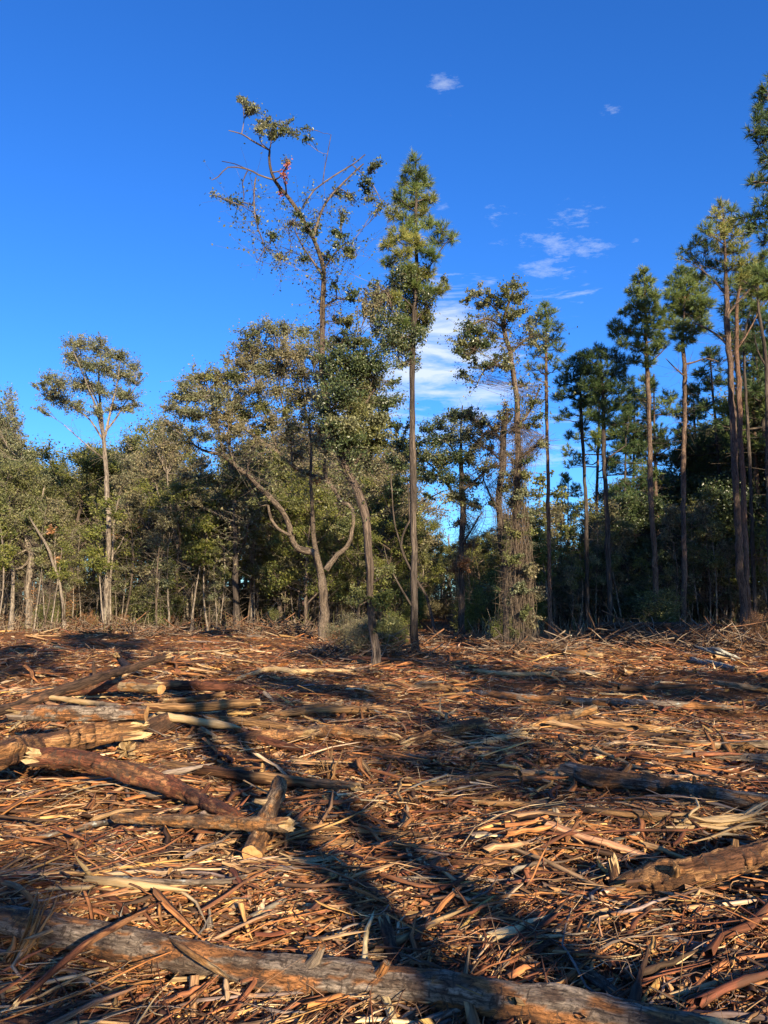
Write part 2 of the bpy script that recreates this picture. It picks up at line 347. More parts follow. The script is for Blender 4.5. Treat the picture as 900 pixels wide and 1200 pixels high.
# ------------------------------------------------------------------ trees
def leaves(C, size, droop=0.0):
    n = len(C); a = rng.normal(size=(n, 3)); a[:, 2] -= droop; a = unit(a); b = unit(np.cross(a, rng.normal(size=(n, 3))))
    L_ = (size*rng.uniform(.65, 1.45, n))[:, None]; W = L_*rng.uniform(.22, .34, n)[:, None]
    nrm = np.cross(a, b)
    V = np.stack([C-a*L_*.5, C+b*W+nrm*L_*.06, C+a*L_*.5, C-b*W+nrm*L_*.06], 1)
    return V.reshape(-1, 3), np.arange(4*n).reshape(n, 4)
def tufts(C, D, L0, m, width):
    n = len(C); d = unit(D[:, None, :]+rng.normal(0, .55, (n, m, 3))); 
    L_ = L0*rng.uniform(.7, 1.15, (n, m, 1)); base = C[:, None, :]+D[:, None, :]*rng.uniform(-.5, .25, (n, m, 1))*L0
    s = unit(np.cross(d, rng.normal(size=(n, m, 3))))*width
    tip = base+d*L_; tip[..., 2] -= .12*L_[..., 0]
    V = np.stack([base-s, base+s, tip], 2).reshape(-1, 3)
    return V, np.arange(len(V)).reshape(-1, 3)
def stem_mesh(name, P, rad, mat, parent, S=10, step=.35, gn=.08, flare=0.):
    P, rad = resample(P, rad, step)
    k = len(P)
    if flare:
        d = np.linalg.norm(P-P[0], axis=1); rad = rad*(1+flare*np.exp(-d/(rad[0]*3)))
    th = np.arange(S)/S*2*np.pi; ph = rng.uniform(0, 6, 4)
    s = np.arange(k)[:, None]*step
    rr = rad[:, None]*(1+gn*(np.sin(2*th+ph[0]+s*1.3)+np.sin(3*th+ph[1]-s*2.1)+.7*np.sin(s*5+ph[2])))
    P = P.copy(); w = rad[:, None]*.12; P[1:-1] += rng.normal(0, 1, (k-2, 3))*w[1:-1]
    V, Q, lc = tubes(P[None], rr[None], S)
    return mk(name, V, Q, [mat], lc=lc, parent=parent), P, rad
def build_tree(name, label, cat, base, trunk, limbs, blobs, bark, twigm, leafm, group=None, leaf=.1, lai=1.0, pine=False, seed=None,
               flare=.35, merge_limbs=False, extra=None, S=10, branchmat=None, tw=.011, needles=22, nl=.24, tpb=26, nscale=1., mixm=None, bs=1.):
    """trunk/limbs: (points, radii) in world coords; blobs: list of (centre, radius, matkey or None)"""
    root = empty(name, tuple(base), label, cat, group)
    B = np.asarray(base, float)
    SK = []; SR = []
    t, P, r = stem_mesh('trunk', trunk[0]-B, trunk[1], bark, root, S=S, flare=flare)
    SK.append(P); SR.append(r)
    lv, lq, ll, lo = [], [], [], 0
    for (lp, lr) in limbs:
        if merge_limbs:
            P, r = resample(lp-B, lr, .3); P = P.copy(); P[1:] += rng.normal(0, 1, (len(P)-1, 3))*r[1:, None]*.4
            V, Q, c = tubes(P[None], r[None], 6, lo); lv.append(V); lq.append(Q); ll.append(c); lo += len(V)
        else: _, P, r = stem_mesh('limb', lp-B, lr, bark, root, S=8, step=.25, gn=.08)
        SK.append(P); SR.append(r)
    if lv: mk('limbs', np.vstack(lv), np.vstack(lq), [bark], lc=np.vstack(ll), parent=root)
    SKa = np.vstack(SK); SRa = np.concatenate(SR)
    bp, br_ = [], []; tp, tr = [], []
    LV = {}; 
    for (c, rb, mk_) in blobs:
        c = np.asarray(c, float)-B; rb = rb*bs
        if mixm and mk_ is None: mk_ = mixm[int(rng.integers(0, len(mixm)))]
        d = np.linalg.norm(SKa-c, axis=1)+np.maximum(0, SKa[:, 2]-c[2]+.1)*.9
        j = int(np.argmin(d)); s = SKa[j]; dist = np.linalg.norm(c-s)
        K = 7; tt = np.linspace(0, 1, K)[:, None]
        mid = (s+c)/2+rng.normal(0, .12, 3)*dist+np.array([0, 0, -.08*dist])
        path = (1-tt)**2*s+2*tt*(1-tt)*mid+tt**2*c+rng.normal(0, .02, (K, 3))*dist*np.sin(tt*np.pi)
        r0 = min(SRa[j]*.6, .018+.03*rb+.012*dist); bp.append(path); br_.append(np.linspace(r0, .006+.003*rb, K))
        vol = rb
        if pine:
            n = max(5, int(tpb*(rb/.45)**2))
            u = unit(rng.normal(size=(n, 3))); u[:, 2] = u[:, 2]*.75+.1; C = c+u*(rng.uniform(.25, 1, (n, 1))**.6)*rb
            D = unit(u+np.array([0, 0, .7])+rng.normal(0, .3, (n, 3)))
            V, Q = tufts(C, D, nl, needles, (.007 if nl < .23 else .010)*nscale); key = mk_ or leafm
            LV.setdefault(key, []).append((V, Q))
            for q in range(min(n, 9)):
                a = path[rng.integers(3, K)]; tp.append(np.linspace(a, C[q], 4)+np.array([[0, 0, 0], [0, 0, -.03], [0, 0, -.03], [0, 0, 0]])); tr.append(np.linspace(.014, .006, 4))
        else:
            ncl = max(5, int(14*(rb/.4)**1.5)); nle = 1.55*lai*np.pi*rb*rb/(.14*leaf*leaf)
            per = max(4, int(nle/ncl))
            u = unit(rng.normal(size=(ncl, 3))); C = c+u*(rng.uniform(.05, 1.25, (ncl, 1))**.6)*rb*np.array([1.2, 1.0, .9])
            cr = max(.10, .36*rb)*rng.uniform(.6, 1.5, (ncl, 1, 1))
            Aq = path[rng.integers(2, K, ncl)]; m0 = (Aq+C)/2+rng.normal(0, .12, (ncl, 3))*np.linalg.norm(C-Aq, axis=1)[:, None]
            tl = rng.uniform(.35, 1.12, (ncl, per, 1)); mid_ = (1-tl)**2*Aq[:, None]+2*tl*(1-tl)*m0[:, None]+tl**2*C[:, None]
            pts = (mid_+rng.normal(0, 1, (ncl, per, 3))*cr*np.array([.55, .55, .42])*(.35+.65*tl)).reshape(-1, 3)
            keep = rng.random(len(pts)) < rng.uniform(.45, 1, ncl).repeat(per); pts = pts[keep]
            V, Q = leaves(pts, leaf, .25); LV.setdefault(mk_ or leafm, []).append((V, Q))
            for q in range(0, ncl, 2 if merge_limbs else 1):
                a = Aq[q]; e = C[q]; m_ = m0[q]
                tt4 = np.linspace(0, 1, 4)[:, None]; tp.append((1-tt4)**2*a+2*tt4*(1-tt4)*m_+tt4**2*e); tr.append(np.linspace(tw, tw*.45, 4))
    if bp:
        if merge_limbs:
            V, Q, c = tubes(np.array(bp), np.array(br_), 5)
            mk('branches', V, Q, [branchmat or bark], lc=c, parent=root)['kind'] = 'stuff'
        else:
            for p_, r_ in zip(bp, br_):
                V, Q, c = tubes(p_[None], r_[None], 5); mk('branch', V, Q, [branchmat or bark], lc=c, parent=root)
    if tp:
        k = max(len(p) for p in tp); V, Q, c = tubes(np.array(tp), np.array(tr), 3)
        tg = mk('twigs', V, Q, [twigm], lc=c, parent=root); tg['kind'] = 'stuff'
    if LV:
        vs, qs, mi, off = [], [], [], 0; keys = list(LV)
        for ki, k_ in enumerate(keys):
            for V, Q in LV[k_]: vs.append(V); qs.append(Q+off); off += len(V); mi.append(np.full(len(Q), ki))
        cr = mk('crown', np.vstack(vs), np.vstack(qs), [M[k_] for k_ in keys], mi=np.concatenate(mi), smooth=False, parent=root); cr['kind'] = 'stuff'
    if extra: extra(root, B, SKa)
    return root
def copy_tree(o, loc, sc, rz, label, group):
    r = o.copy(); COL.objects.link(r); r.location = loc; r.scale = sc; r.rotation_euler = (0, 0, rz); r['label'] = label; r['group'] = group
    for ch in o.children:
        c = ch.copy(); COL.objects.link(c); c.parent = r
    return r

def traced(name, label, cat, Y, trunk, limbs, blobs, bark, leafm, twig='twig', depth=.6, **kw):
    """trunk & limbs traced as (px, py, width_px); every limb and blob swings to its own depth"""
    if Y is None: g = ground(trunk[0][0], trunk[0][1]); Y = g[1]
    base = at(trunk[0][0], trunk[0][1], Y); base[2] = H(base[0], base[1])-.05
    n = len(trunk); ph = rng.uniform(0, 6)
    tp = np.array([at(p[0], p[1], Y+.25*math.sin(ph+i*1.1)*min(1, i)) for i, p in enumerate(trunk)]); tp[0] = base; tr = np.array([unproj_r(p[2], Y) for p in trunk])
    tp = np.vstack([base-np.array([0, 0, .15]), tp]); tr = np.concatenate([tr[:1], tr])
    ls = []
    for lb in limbs:
        L0 = lb[0]; s = rng.uniform(-1, 1)
        if len(L0) > 3: s = L0[3]
        pts = []; dacc = 0; y0 = Y
        # start at trunk/limb depth
        st = at(L0[0], L0[1], Y)
        allp = np.vstack([tp]+[q[0] for q in ls]); j = np.argmin(np.abs(allp[:, 0]-st[0])+np.abs(allp[:, 2]-st[2])); y0 = allp[j, 1]
        for i, p in enumerate(lb):
            if i: dacc += math.hypot(p[0]-lb[i-1][0], p[1]-lb[i-1][1])*Y/F
            pts.append(at(p[0], p[1], y0+s*depth*dacc))
        ls.append((np.array(pts), np.array([unproj_r(p[2], Y) for p in lb])))
    sk = np.vstack([tp]+[q[0] for q in ls])
    bl = []
    if blobs:
        xs = [b[0] for b in blobs]; cx = np.mean(xs); hw = max(12, np.std(xs)*1.6)
        for b in blobs:
            m_ = b[3] if len(b) > 3 else None; rb = b[2]*Y/F
            c0 = at(b[0], b[1], Y); j = np.argmin((sk[:, 0]-c0[0])**2+(sk[:, 2]-c0[2])**2); yy = sk[j, 1]
            dd = rng.uniform(-1, 1)*min(hw*Y/F*.8, 1.2+rb)*depth*1.2
            bl.append((at(b[0], b[1], yy+dd), rb, m_))
    leaf = kw.pop('leaf', max(.06, .0036*Y))*.85
    return build_tree(name, label, cat, base, (tp, tr), ls, bl, M[bark], M[twig], leafm, leaf=leaf, **kw)
print('trees')
# ------------------------------------------------------------------ traced trees
# tall half-dead tree in the middle, draped with vine
def hanging(n, xr, ztop, zbot, spread_top, spread_bot, rad=.007, cx=0, cy=0):
    """dead vine strands falling round a stem: returns an extra(root, B, SK) builder"""
    def ex(root, B, SK):
        K = 11; t = np.linspace(0, 1, K)[None, :]
        z1 = rng.uniform(*ztop, (n, 1)); z0 = rng.uniform(*zbot, (n, 1)); z = z1+(z0-z1)*t
        f = (ztop[1]-z)/max(.1, ztop[1]-zbot[0]); a = rng.uniform(0, 6.28, (n, 1))+rng.normal(0, .5, (n, 1))*t
        rr = (spread_top+(spread_bot-spread_top)*np.clip(f, 0, 1)**1.5)*np.sqrt(rng.uniform(.1, 1, (n, 1)))
        P = np.stack([cx+rr*np.cos(a)*xr+np.cumsum(rng.normal(0, .05, (n, K)), 1), cy+rr*np.sin(a)+rng.normal(0, .03, (n, K)), z], -1)
        # follow the stem sideways
        for k in range(K):
            j = np.argmin(np.abs(SK[None, :, 2]-P[:, k, 2:3]), axis=1); P[:, k, 0] += SK[j, 0]*.9; P[:, k, 1] += SK[j, 1]*.9
        V, Q, c = tubes(P, np.broadcast_to(np.linspace(rad, rad*.6, K), (n, K))*rng.uniform(.5, 1.6, (n, 1)), 3)
        o = mk('vine_tangle', V, Q, [M['vine']], lc=c, parent=root); o['kind'] = 'stuff'
    return ex
def spray(n, L0, zr, rad=.006, up=.4, key='twig', lf=0, ls=.08, lm=('olive', 'grey', 'dark')):
    """bare side shoots along the stems"""
    def ex(root, B, SK):
        c = SK[(SK[:, 2] > zr[0]) & (SK[:, 2] < zr[1])]; j = rng.integers(0, len(c), n); K = 6; t = np.linspace(0, 1, K)[None, :, None]
        d = unit(rng.normal(size=(n, 3))*np.array([1, 1, .6])+np.array([0, 0, up])); L_ = L0*rng.uniform(.3, 1.2, (n, 1, 1))
        d2 = unit(d+rng.normal(0, .7, (n, 3)))
        P = c[j][:, None, :]+d[:, None, :]*L_*t+d2[:, None, :]*L_*.6*t**2
        V, Q, cc = tubes(P, np.broadcast_to(np.linspace(rad, rad*.4, K), (n, K)), 3)
        o = mk('bare_twigs', V, Q, [M[key]], lc=cc, parent=root); o['kind'] = 'stuff'
        if lf:
            a = rng.integers(0, n, lf); b = rng.integers(2, K, lf); V, Q = leaves(P[a, b]+rng.normal(0, .05, (lf, 3)), ls, .3)
            o = mk('scattered_leaves', V, Q, [M[q] for q in lm], mi=(a % len(lm)), smooth=False, parent=root); o['kind'] = 'stuff'
    return ex
def both(*fs):
    def ex(root, B, SK):
        for f in fs: f(root, B, SK)
    return ex

def vine_crown(root, B, SK):
    bl = [(470, 322, 16), (490, 330, 16), (458, 342, 16), (442, 352, 12), (478, 348, 20), (500, 350, 12), (455, 366, 16), (475, 372, 20), (492, 378, 14), (432, 366, 10), (462, 392, 18), (482, 396, 18), (470, 412, 14), (446, 384, 12), (484, 424, 9), (470, 428, 7), (455, 405, 10), (505, 372, 8), (440, 335, 8), (520, 330, 6)]
    Y = B[1]; vs, qs, off = [], [], 0; tp = []
    for i, (x, y, r) in enumerate(bl):
        c = at(x, y, Y+rng.uniform(-.45, .45))-B; rb = r*Y/F; j = np.argmin(np.linalg.norm(SK-c, axis=1)); n = int(1.5*np.pi*rb*rb/(.14*.075**2))
        ncl = 14; C = c+unit(rng.normal(size=(ncl, 3)))*rng.uniform(.1, 1, (ncl, 1))**.5*rb
        P = (C[:, None, :]+rng.normal(0, .3*rb, (ncl, n//ncl, 3))).reshape(-1, 3); V, Q = leaves(P, .075, .4); vs.append(V); qs.append(Q+off); off += len(V)
        for q in range(ncl):
            s = SK[j]+rng.normal(0, .03, 3); t = np.linspace(0, 1, 5)[:, None]; tp.append((1-t)*s+t*C[q]+rng.normal(0, .05, (5, 3)))
    o = mk('vine_leaves', np.vstack(vs), np.vstack(qs), [M['dark'], M['grey']], mi=(rng.random(sum(len(q) for q in qs)) < .35).astype(int), smooth=False, parent=root); o['kind'] = 'stuff'
    V, Q, c = tubes(np.array(tp), np.broadcast_to(np.linspace(.012, .004, 5), (len(tp), 5)), 3); o = mk('vine_stems', V, Q, [M['vine']], lc=c, parent=root); o['kind'] = 'stuff'

traced('tall_broadleaf_tree', 'tallest thin half-bare tree in the middle, its crooked top leaning left with red leaves', 'tree', None,
 [(441, 782, 13), (438, 740, 11), (434, 700, 10), (433, 650, 11), (428, 608, 11), (420, 577, 11), (408, 553, 11), (400, 533, 11), (392, 510, 9), (386, 485, 8), (380, 460, 8), (377, 427, 8), (378, 393, 7), (378, 361, 7), (380, 325, 7), (377, 306, 6), (367, 279, 6), (351, 251, 5.5), (336, 229, 5), (322, 211, 4.5), (316, 193, 3.6), (316, 176, 3)],
 [[(316, 176, 2.6), (296, 165, 2.2), (283, 157, 1.8), (268, 153, 1.2)], [(283, 157, 1.6), (286, 140, 1.2), (284, 118, 1)], [(316, 176, 2), (318, 160, 1.6), (312, 140, 1.2)],
  [(322, 211, 3), (303, 205, 2.6), (289, 198, 2.2), (267, 196, 1.8), (256, 207, 1.4), (248, 211, 1)], [(289, 198, 1.6), (275, 192, 1.2), (260, 189, 1)],
  [(300, 208, 2.2), (298, 222, 2), (298, 248, 1.8), (303, 270, 1.6), (310, 290, 1.2), (302, 305, .9)], [(310, 290, 1), (325, 296, .9), (330, 310, .8)], [(290, 200, 1.6), (284, 215, 1.4), (286, 232, 1.2), (278, 245, .9)],
  [(367, 277, 4), (377, 248, 3.4), (388, 229, 3), (413, 204, 2.4), (426, 192, 1.6)], [(355, 243, 2.6), (369, 222, 2.4), (395, 204, 2.2), (413, 193, 2), (428, 181, 1.6)],
  [(413, 193, 1.5), (420, 200, 1.3), (436, 215, 1.1), (446, 235, .9)], [(378, 216, 1.3), (380, 200, 1.2), (388, 158, .9)], [(380, 325, 3), (362, 300, 2.4), (350, 280, 1.8), (345, 268, 1.2)],
  [(380, 315, 2.6), (398, 290, 2.2), (412, 285, 1.4), (418, 300, 1)], [(351, 251, 2), (338, 268, 1.4), (341, 285, 1.1), (338, 305, .9)], [(378, 361, 3), (395, 350, 2.6), (420, 352, 2), (440, 345, 1.4)],
  [(386, 485, 4), (400, 460, 3.5), (412, 430, 3), (415, 400, 2)], [(392, 510, 4), (412, 490, 3), (430, 470, 2.5), (446, 445, 2)], [(408, 553, 4), (425, 530, 3), (440, 505, 2)]],
 [(283, 118, 7), (290, 125, 9), (297, 132, 7), (313, 142, 10), (326, 152, 8), (338, 147, 7), (305, 150, 6), (318, 160, 6), (346, 155, 5), (360, 160, 5), (357, 150, 4),
  (338, 192, 3, 'red'), (333, 204, 3, 'red'), (330, 226, 3, 'red'), (337, 190, 4), (250, 228, 4), (268, 234, 5), (278, 236, 4), (300, 258, 4), (320, 275, 6), (330, 300, 4),
  (430, 208, 8), (435, 195, 7), (426, 222, 7), (412, 232, 7), (398, 226, 6), (436, 232, 6), (447, 240, 6), (400, 250, 7), (345, 262, 7, 'brownish'), (358, 268, 7), (372, 268, 7), (392, 272, 9), (404, 288, 8), (385, 303, 7), (358, 305, 5), (350, 250, 5),
  (440, 190, 6), (412, 300, 5), (410, 345, 9), (430, 352, 10, 'brownish'), (445, 345, 8), (440, 372, 6), (395, 335, 5),
  (402, 400, 14), (425, 412, 16), (440, 428, 16), (410, 432, 20), (430, 452, 20), (398, 458, 18), (418, 480, 20), (438, 492, 16), (400, 497, 18), (452, 470, 10), (380, 440, 10), (425, 515, 14), (385, 480, 12), (460, 452, 8), (408, 378, 10), (395, 420, 14), (452, 510, 8), (372, 470, 10, 'brownish'),
  (412, 470, 22), (430, 435, 18), (395, 440, 16), (420, 500, 20), (440, 470, 16), (405, 520, 16), (388, 500, 12), (442, 520, 12), (428, 395, 10), (398, 375, 8), (465, 470, 8), (460, 495, 8), (380, 520, 10, 'brownish'), (370, 500, 10, 'brownish'), (415, 545, 12), (432, 540, 10), (450, 700, 12, 'yellow'), (455, 670, 10, 'olive'), (420, 700, 10, 'olive'), (448, 735, 10, 'olive'), (425, 735, 9, 'brownish')],
 'trunk_mid', 'dark', depth=.5, leaf=.072, lai=1.25, bs=1.28, mixm=['dark', 'olive', 'grey', 'dark'],
 extra=both(spray(420, .8, (7.0, 12.5), .005, 0, lf=2600, ls=.07), spray(220, .6, (3.5, 7), .005, -.1, lf=1600, ls=.07), spray(60, .5, (.3, 3), .004, .2), hanging(26, 1, (7, 11.5), (3.5, 8), .3, .5, .004)))

traced('pine_tree', 'tall narrow pine in the middle with a feathery top and vine leaves halfway down', 'tree', None,
 [(486, 768, 10), (485, 720, 9.5), (485, 640, 9), (484, 560, 9), (483, 480, 8), (483, 425, 8), (485, 380, 7), (488, 330, 6), (488, 260, 4.5), (487, 190, 2)],
 [[(488, 330, 2.4), (505, 310, 2), (522, 285, 1.4), (532, 278, 1)], [(484, 360, 2.4), (465, 345, 2), (445, 350, 1.2)], [(487, 300, 2), (470, 285, 1.5), (455, 270, 1)], [(484, 380, 2.4), (500, 360, 1.6), (515, 342, 1)],
  [(484, 712, 3), (470, 690, 2.2), (455, 660, 1.6), (450, 640, 1)]],
 [(486, 186, 7, 'pine'), (480, 198, 9, 'pine'), (494, 202, 9, 'pine'), (472, 215, 9, 'pine'), (500, 214, 9, 'pine'), (486, 222, 12, 'pine'), (468, 232, 10, 'pine'), (505, 232, 10, 'pine_gold'), (490, 242, 12, 'pine'), (460, 250, 10, 'pine_gold'), (476, 258, 13, 'pine'), (500, 262, 11, 'pine'), (518, 268, 9, 'pine'), (530, 279, 8, 'pine'), (512, 282, 10, 'pine'), (466, 276, 13, 'pine_gold'), (486, 285, 13, 'pine_gold'), (455, 288, 10, 'pine_gold'), (500, 296, 10, 'pine'), (472, 300, 12, 'pine_gold'), (516, 340, 9, 'pine_gold'), (503, 320, 8, 'pine_gold'), (478, 316, 11, 'pine'), (492, 322, 11, 'pine_gold'), (464, 326, 10, 'pine'), (484, 338, 11, 'pine'), (500, 342, 10, 'pine'), (462, 350, 9, 'pine_gold'), (478, 360, 10, 'pine'), (494, 366, 9, 'pine_gold'), (470, 378, 9, 'pine'), (488, 388, 9, 'pine'), (455, 308, 9, 'pine'), (508, 300, 9, 'pine'), (475, 240, 9, 'pine'), (490, 212, 9, 'pine'), (480, 270, 11, 'pine'), (496, 250, 9, 'pine_gold')],
 'trunk_dark', 'pine', pine=True, depth=.5, tpb=95, needles=26, nl=.22, S=12,
 extra=lambda root, B, SK: vine_crown(root, B, SK))
traced('broadleaf_tree', 'tall pale-trunked tree standing alone at the left with an airy rounded crown', 'tree', None,
 [(124, 738, 9), (125, 690, 7), (127, 640, 7), (126, 590, 6.5), (124, 550, 6), (122, 518, 5.5), (118, 480, 3.5), (116, 445, 2.4), (118, 415, 1.4)],
 [[(122, 518, 3.5), (113, 480, 3), (100, 445, 2.2), (86, 412, 1.2)], [(123, 512, 3.5), (130, 480, 3), (138, 445, 2), (142, 412, 1.2)], [(124, 505, 3), (136, 490, 2.6), (147, 472, 1.8), (160, 452, 1.2)],
  [(122, 518, 2.6), (105, 492, 2.2), (82, 475, 1.6), (52, 460, 1)], [(124, 540, 2), (100, 520, 1.6), (75, 498, 1.2)], [(118, 480, 2), (105, 450, 1.6), (96, 425, 1)]],
 [(84, 402, 10, 'grey'), (98, 402, 12, 'grey'), (112, 408, 14, 'grey'), (128, 414, 14), (142, 416, 12), (154, 428, 12), (80, 418, 12, 'grey'), (95, 425, 14), (110, 428, 16), (128, 432, 16), (145, 440, 15), (158, 446, 10), (60, 440, 10, 'grey'), (50, 450, 8), (72, 446, 14), (88, 450, 15), (105, 452, 14), (122, 456, 14), (140, 460, 14), (156, 462, 12), (58, 466, 11), (74, 472, 13), (92, 476, 12), (132, 478, 11), (150, 480, 10), (40, 452, 6), (48, 480, 8), (112, 480, 10), (165, 440, 6), (64, 458, 10), (160, 475, 8), (118, 398, 8)],
 'trunk_pale', 'grey', twig='twig_pale', depth=.5, lai=.95, tw=.014, leaf=.105, extra=spray(160, .9, (8, 15), .008, .3, 'twig_pale'))
traced('leaning_oak', 'low spreading oak left of centre with two bare limbs arching to the left', 'tree', 33.5,
 [(380, 747, 14), (380, 720, 12), (379, 695, 12), (377, 678, 12), (373, 660, 9), (368, 635, 7), (366, 600, 5), (364, 565, 4), (365, 520, 3.5), (358, 480, 3), (352, 440, 2)],
 [[(376, 672, 9), (371, 652, 9), (364, 646, 9), (350, 643, 9), (344, 634, 8), (339, 618, 8), (332, 600, 8), (318, 585, 7.5), (304, 571, 7), (290, 556, 6.5), (275, 545, 5.5), (262, 534, 4.5), (245, 530, 3.5), (231, 524, 2.5), (222, 515, 1.5)],
  [(342, 628, 4), (326, 620, 4), (318, 608, 4), (314, 592, 3)],
  [(382, 668, 8), (395, 650, 7), (407, 640, 6), (413, 622, 6), (413, 596, 6), (400, 589, 6), (393, 576, 6), (384, 566, 6), (372, 559, 5.5), (358, 554, 5.5), (342, 545, 5), (326, 531, 4.5), (312, 520, 4), (298, 511, 3.4), (285, 500, 2.6), (272, 480, 1.6)],
  [(384, 566, 5), (380, 552, 4.5), (381, 538, 3)], [(326, 531, 3), (318, 505, 2.6), (305, 470, 2), (296, 430, 1.5)], [(342, 545, 3), (340, 510, 2.6), (330, 470, 2), (325, 425, 1.4)],
  [(262, 534, 2.6), (256, 505, 2.2), (248, 470, 1.8), (240, 440, 1.2)], [(290, 556, 2.6), (292, 540, 2.2), (302, 532, 1.6), (318, 530, 1)], [(275, 545, 2.2), (268, 520, 1.8), (268, 490, 1.4)], [(365, 520, 2.6), (378, 490, 2), (370, 440, 1.4)]],
 [(290, 392, 12), (304, 386, 12), (320, 384, 14), (338, 386, 14), (355, 388, 12), (372, 392, 10), (280, 408, 12, 'grey'), (298, 410, 16), (318, 410, 18), (338, 410, 18), (358, 412, 16), (290, 428, 16), (310, 432, 18, 'grey'), (332, 434, 20), (354, 438, 18), (300, 452, 16), (322, 458, 16), (344, 460, 16), (280, 445, 10), (365, 460, 12), (310, 475, 12), (335, 482, 12), (285, 402, 8), (368, 420, 10),
  (212, 450, 12, 'grey'), (228, 442, 14, 'grey'), (244, 438, 14), (260, 446, 14), (205, 466, 14), (222, 464, 16), (240, 462, 18), (258, 468, 16, 'grey'), (274, 470, 14), (212, 484, 14), (230, 486, 16), (250, 490, 16), (268, 492, 14), (284, 484, 12), (200, 496, 10), (240, 508, 12), (262, 512, 12), (222, 506, 10), (280, 506, 10), (192, 480, 8), (296, 500, 8), (350, 470, 14), (372, 440, 12), (375, 405, 10), (345, 500, 12), (320, 500, 10, 'grey'), (362, 490, 12), (300, 520, 9), (330, 540, 10, 'olive'), (352, 530, 10), (395, 560, 10, 'olive'), (405, 610, 9, 'olive'), (375, 560, 8, 'dead'), (345, 590, 8, 'olive'),
  (280, 425, 12), (272, 440, 12), (285, 460, 12), (300, 475, 12), (288, 488, 12), (318, 490, 12), (340, 515, 11), (305, 508, 10), (275, 500, 12), (262, 525, 12), (218, 520, 10), (205, 510, 11), (196, 500, 9), (310, 500, 9), (372, 475, 12), (384, 455, 12), (390, 430, 10), (388, 400, 9), (372, 515, 11), (356, 555, 9), (300, 590, 8, 'olive'), (385, 590, 9, 'olive'), (398, 620, 9, 'olive'), (352, 620, 8, 'yellow')],
 'trunk_oak', 'brownish', mixm=['brownish', 'grey', 'olive', 'brownish'], twig='twig_pale', depth=.35, lai=1.2, tw=.014, leaf=.10, extra=both(spray(620, 1.3, (6.0, 11.5), .0085, .15, 'twig_pale', lf=4000, ls=.10, lm=('brownish', 'grey', 'olive')), spray(60, .8, (.5, 3), .005, .1)))
traced('broadleaf_tree', 'dark straight trunk with a pale foot rising behind the arching oak limbs', 'tree', None,
 [(278, 740, 10), (277, 710, 8.5), (276, 690, 8), (276, 650, 7.5), (275, 615, 7), (274, 580, 6), (271, 550, 5), (269, 510, 4), (268, 470, 2.6), (266, 430, 1.5)],
 [[(275, 618, 4), (262, 606, 3.6), (246, 597, 3), (228, 592, 2.4), (208, 585, 1.4)], [(276, 612, 4), (292, 602, 3), (302, 590, 2.4), (310, 570, 1.4)], [(277, 650, 3), (288, 632, 2.6), (292, 610, 2)], [(274, 578, 3), (254, 566, 2.4), (236, 560, 1.6)]],
 [(210, 580, 11), (230, 585, 10), (248, 560, 13), (300, 572, 11), (312, 560, 10), (235, 545, 12), (256, 585, 9), (266, 420, 9), (275, 440, 10), (262, 455, 10), (278, 480, 10), (290, 545, 10), (286, 590, 8), (215, 560, 10)],
 'trunk_dark', 'brownish', depth=.5, lai=.9, mixm=['brownish', 'grey', 'olive'], extra=spray(380, 1.3, (3, 13), .010, .3, 'twig_pale', lf=2500, ls=.12, lm=('brownish', 'grey')))
traced('old_oak', 'stout pale oak forking low at the left, one bare limb reaching out level', 'tree', 46,
 [(222, 725, 14), (219, 702, 12), (216, 682, 11), (214, 662, 9), (209, 640, 6), (202, 612, 4.5), (198, 585, 3.5), (196, 555, 2)],
 [[(214, 692, 7), (204, 672, 6), (192, 652, 5), (184, 632, 4), (168, 612, 3), (160, 590, 2)], [(213, 694, 5), (200, 683, 4), (188, 677, 3.4), (174, 678, 3), (160, 676, 2.6), (151, 680, 1.6)], [(192, 652, 3), (180, 644, 2.6), (168, 646, 2), (155, 648, 1.4)], [(184, 632, 3), (176, 640, 2), (160, 600, 1.6)], [(206, 628, 3), (190, 590, 2.4), (180, 560, 1.6)], [(209, 640, 3), (222, 600, 2.4), (232, 575, 1.6)]],
 [(150, 600, 12, 'dead'), (160, 622, 12, 'dead'), (145, 628, 9, 'dead'), (165, 640, 8, 'dead'), (158, 575, 14), (176, 560, 16), (192, 545, 16), (208, 535, 15), (180, 530, 14), (198, 515, 13), (216, 560, 14), (228, 580, 12), (204, 580, 14), (184, 590, 12), (200, 605, 10), (168, 545, 12), (186, 510, 10), (222, 530, 12), (196, 620, 8), (210, 500, 8), (192, 495, 9), (235, 560, 12), (148, 560, 12), (172, 590, 10), (230, 545, 12)],
 'trunk_pale', 'brownish', twig='twig_pale', depth=.5, lai=.75, tw=.016, leaf=.13, extra=spray(260, 1.1, (1.5, 10), .007, .2, 'twig_pale'))
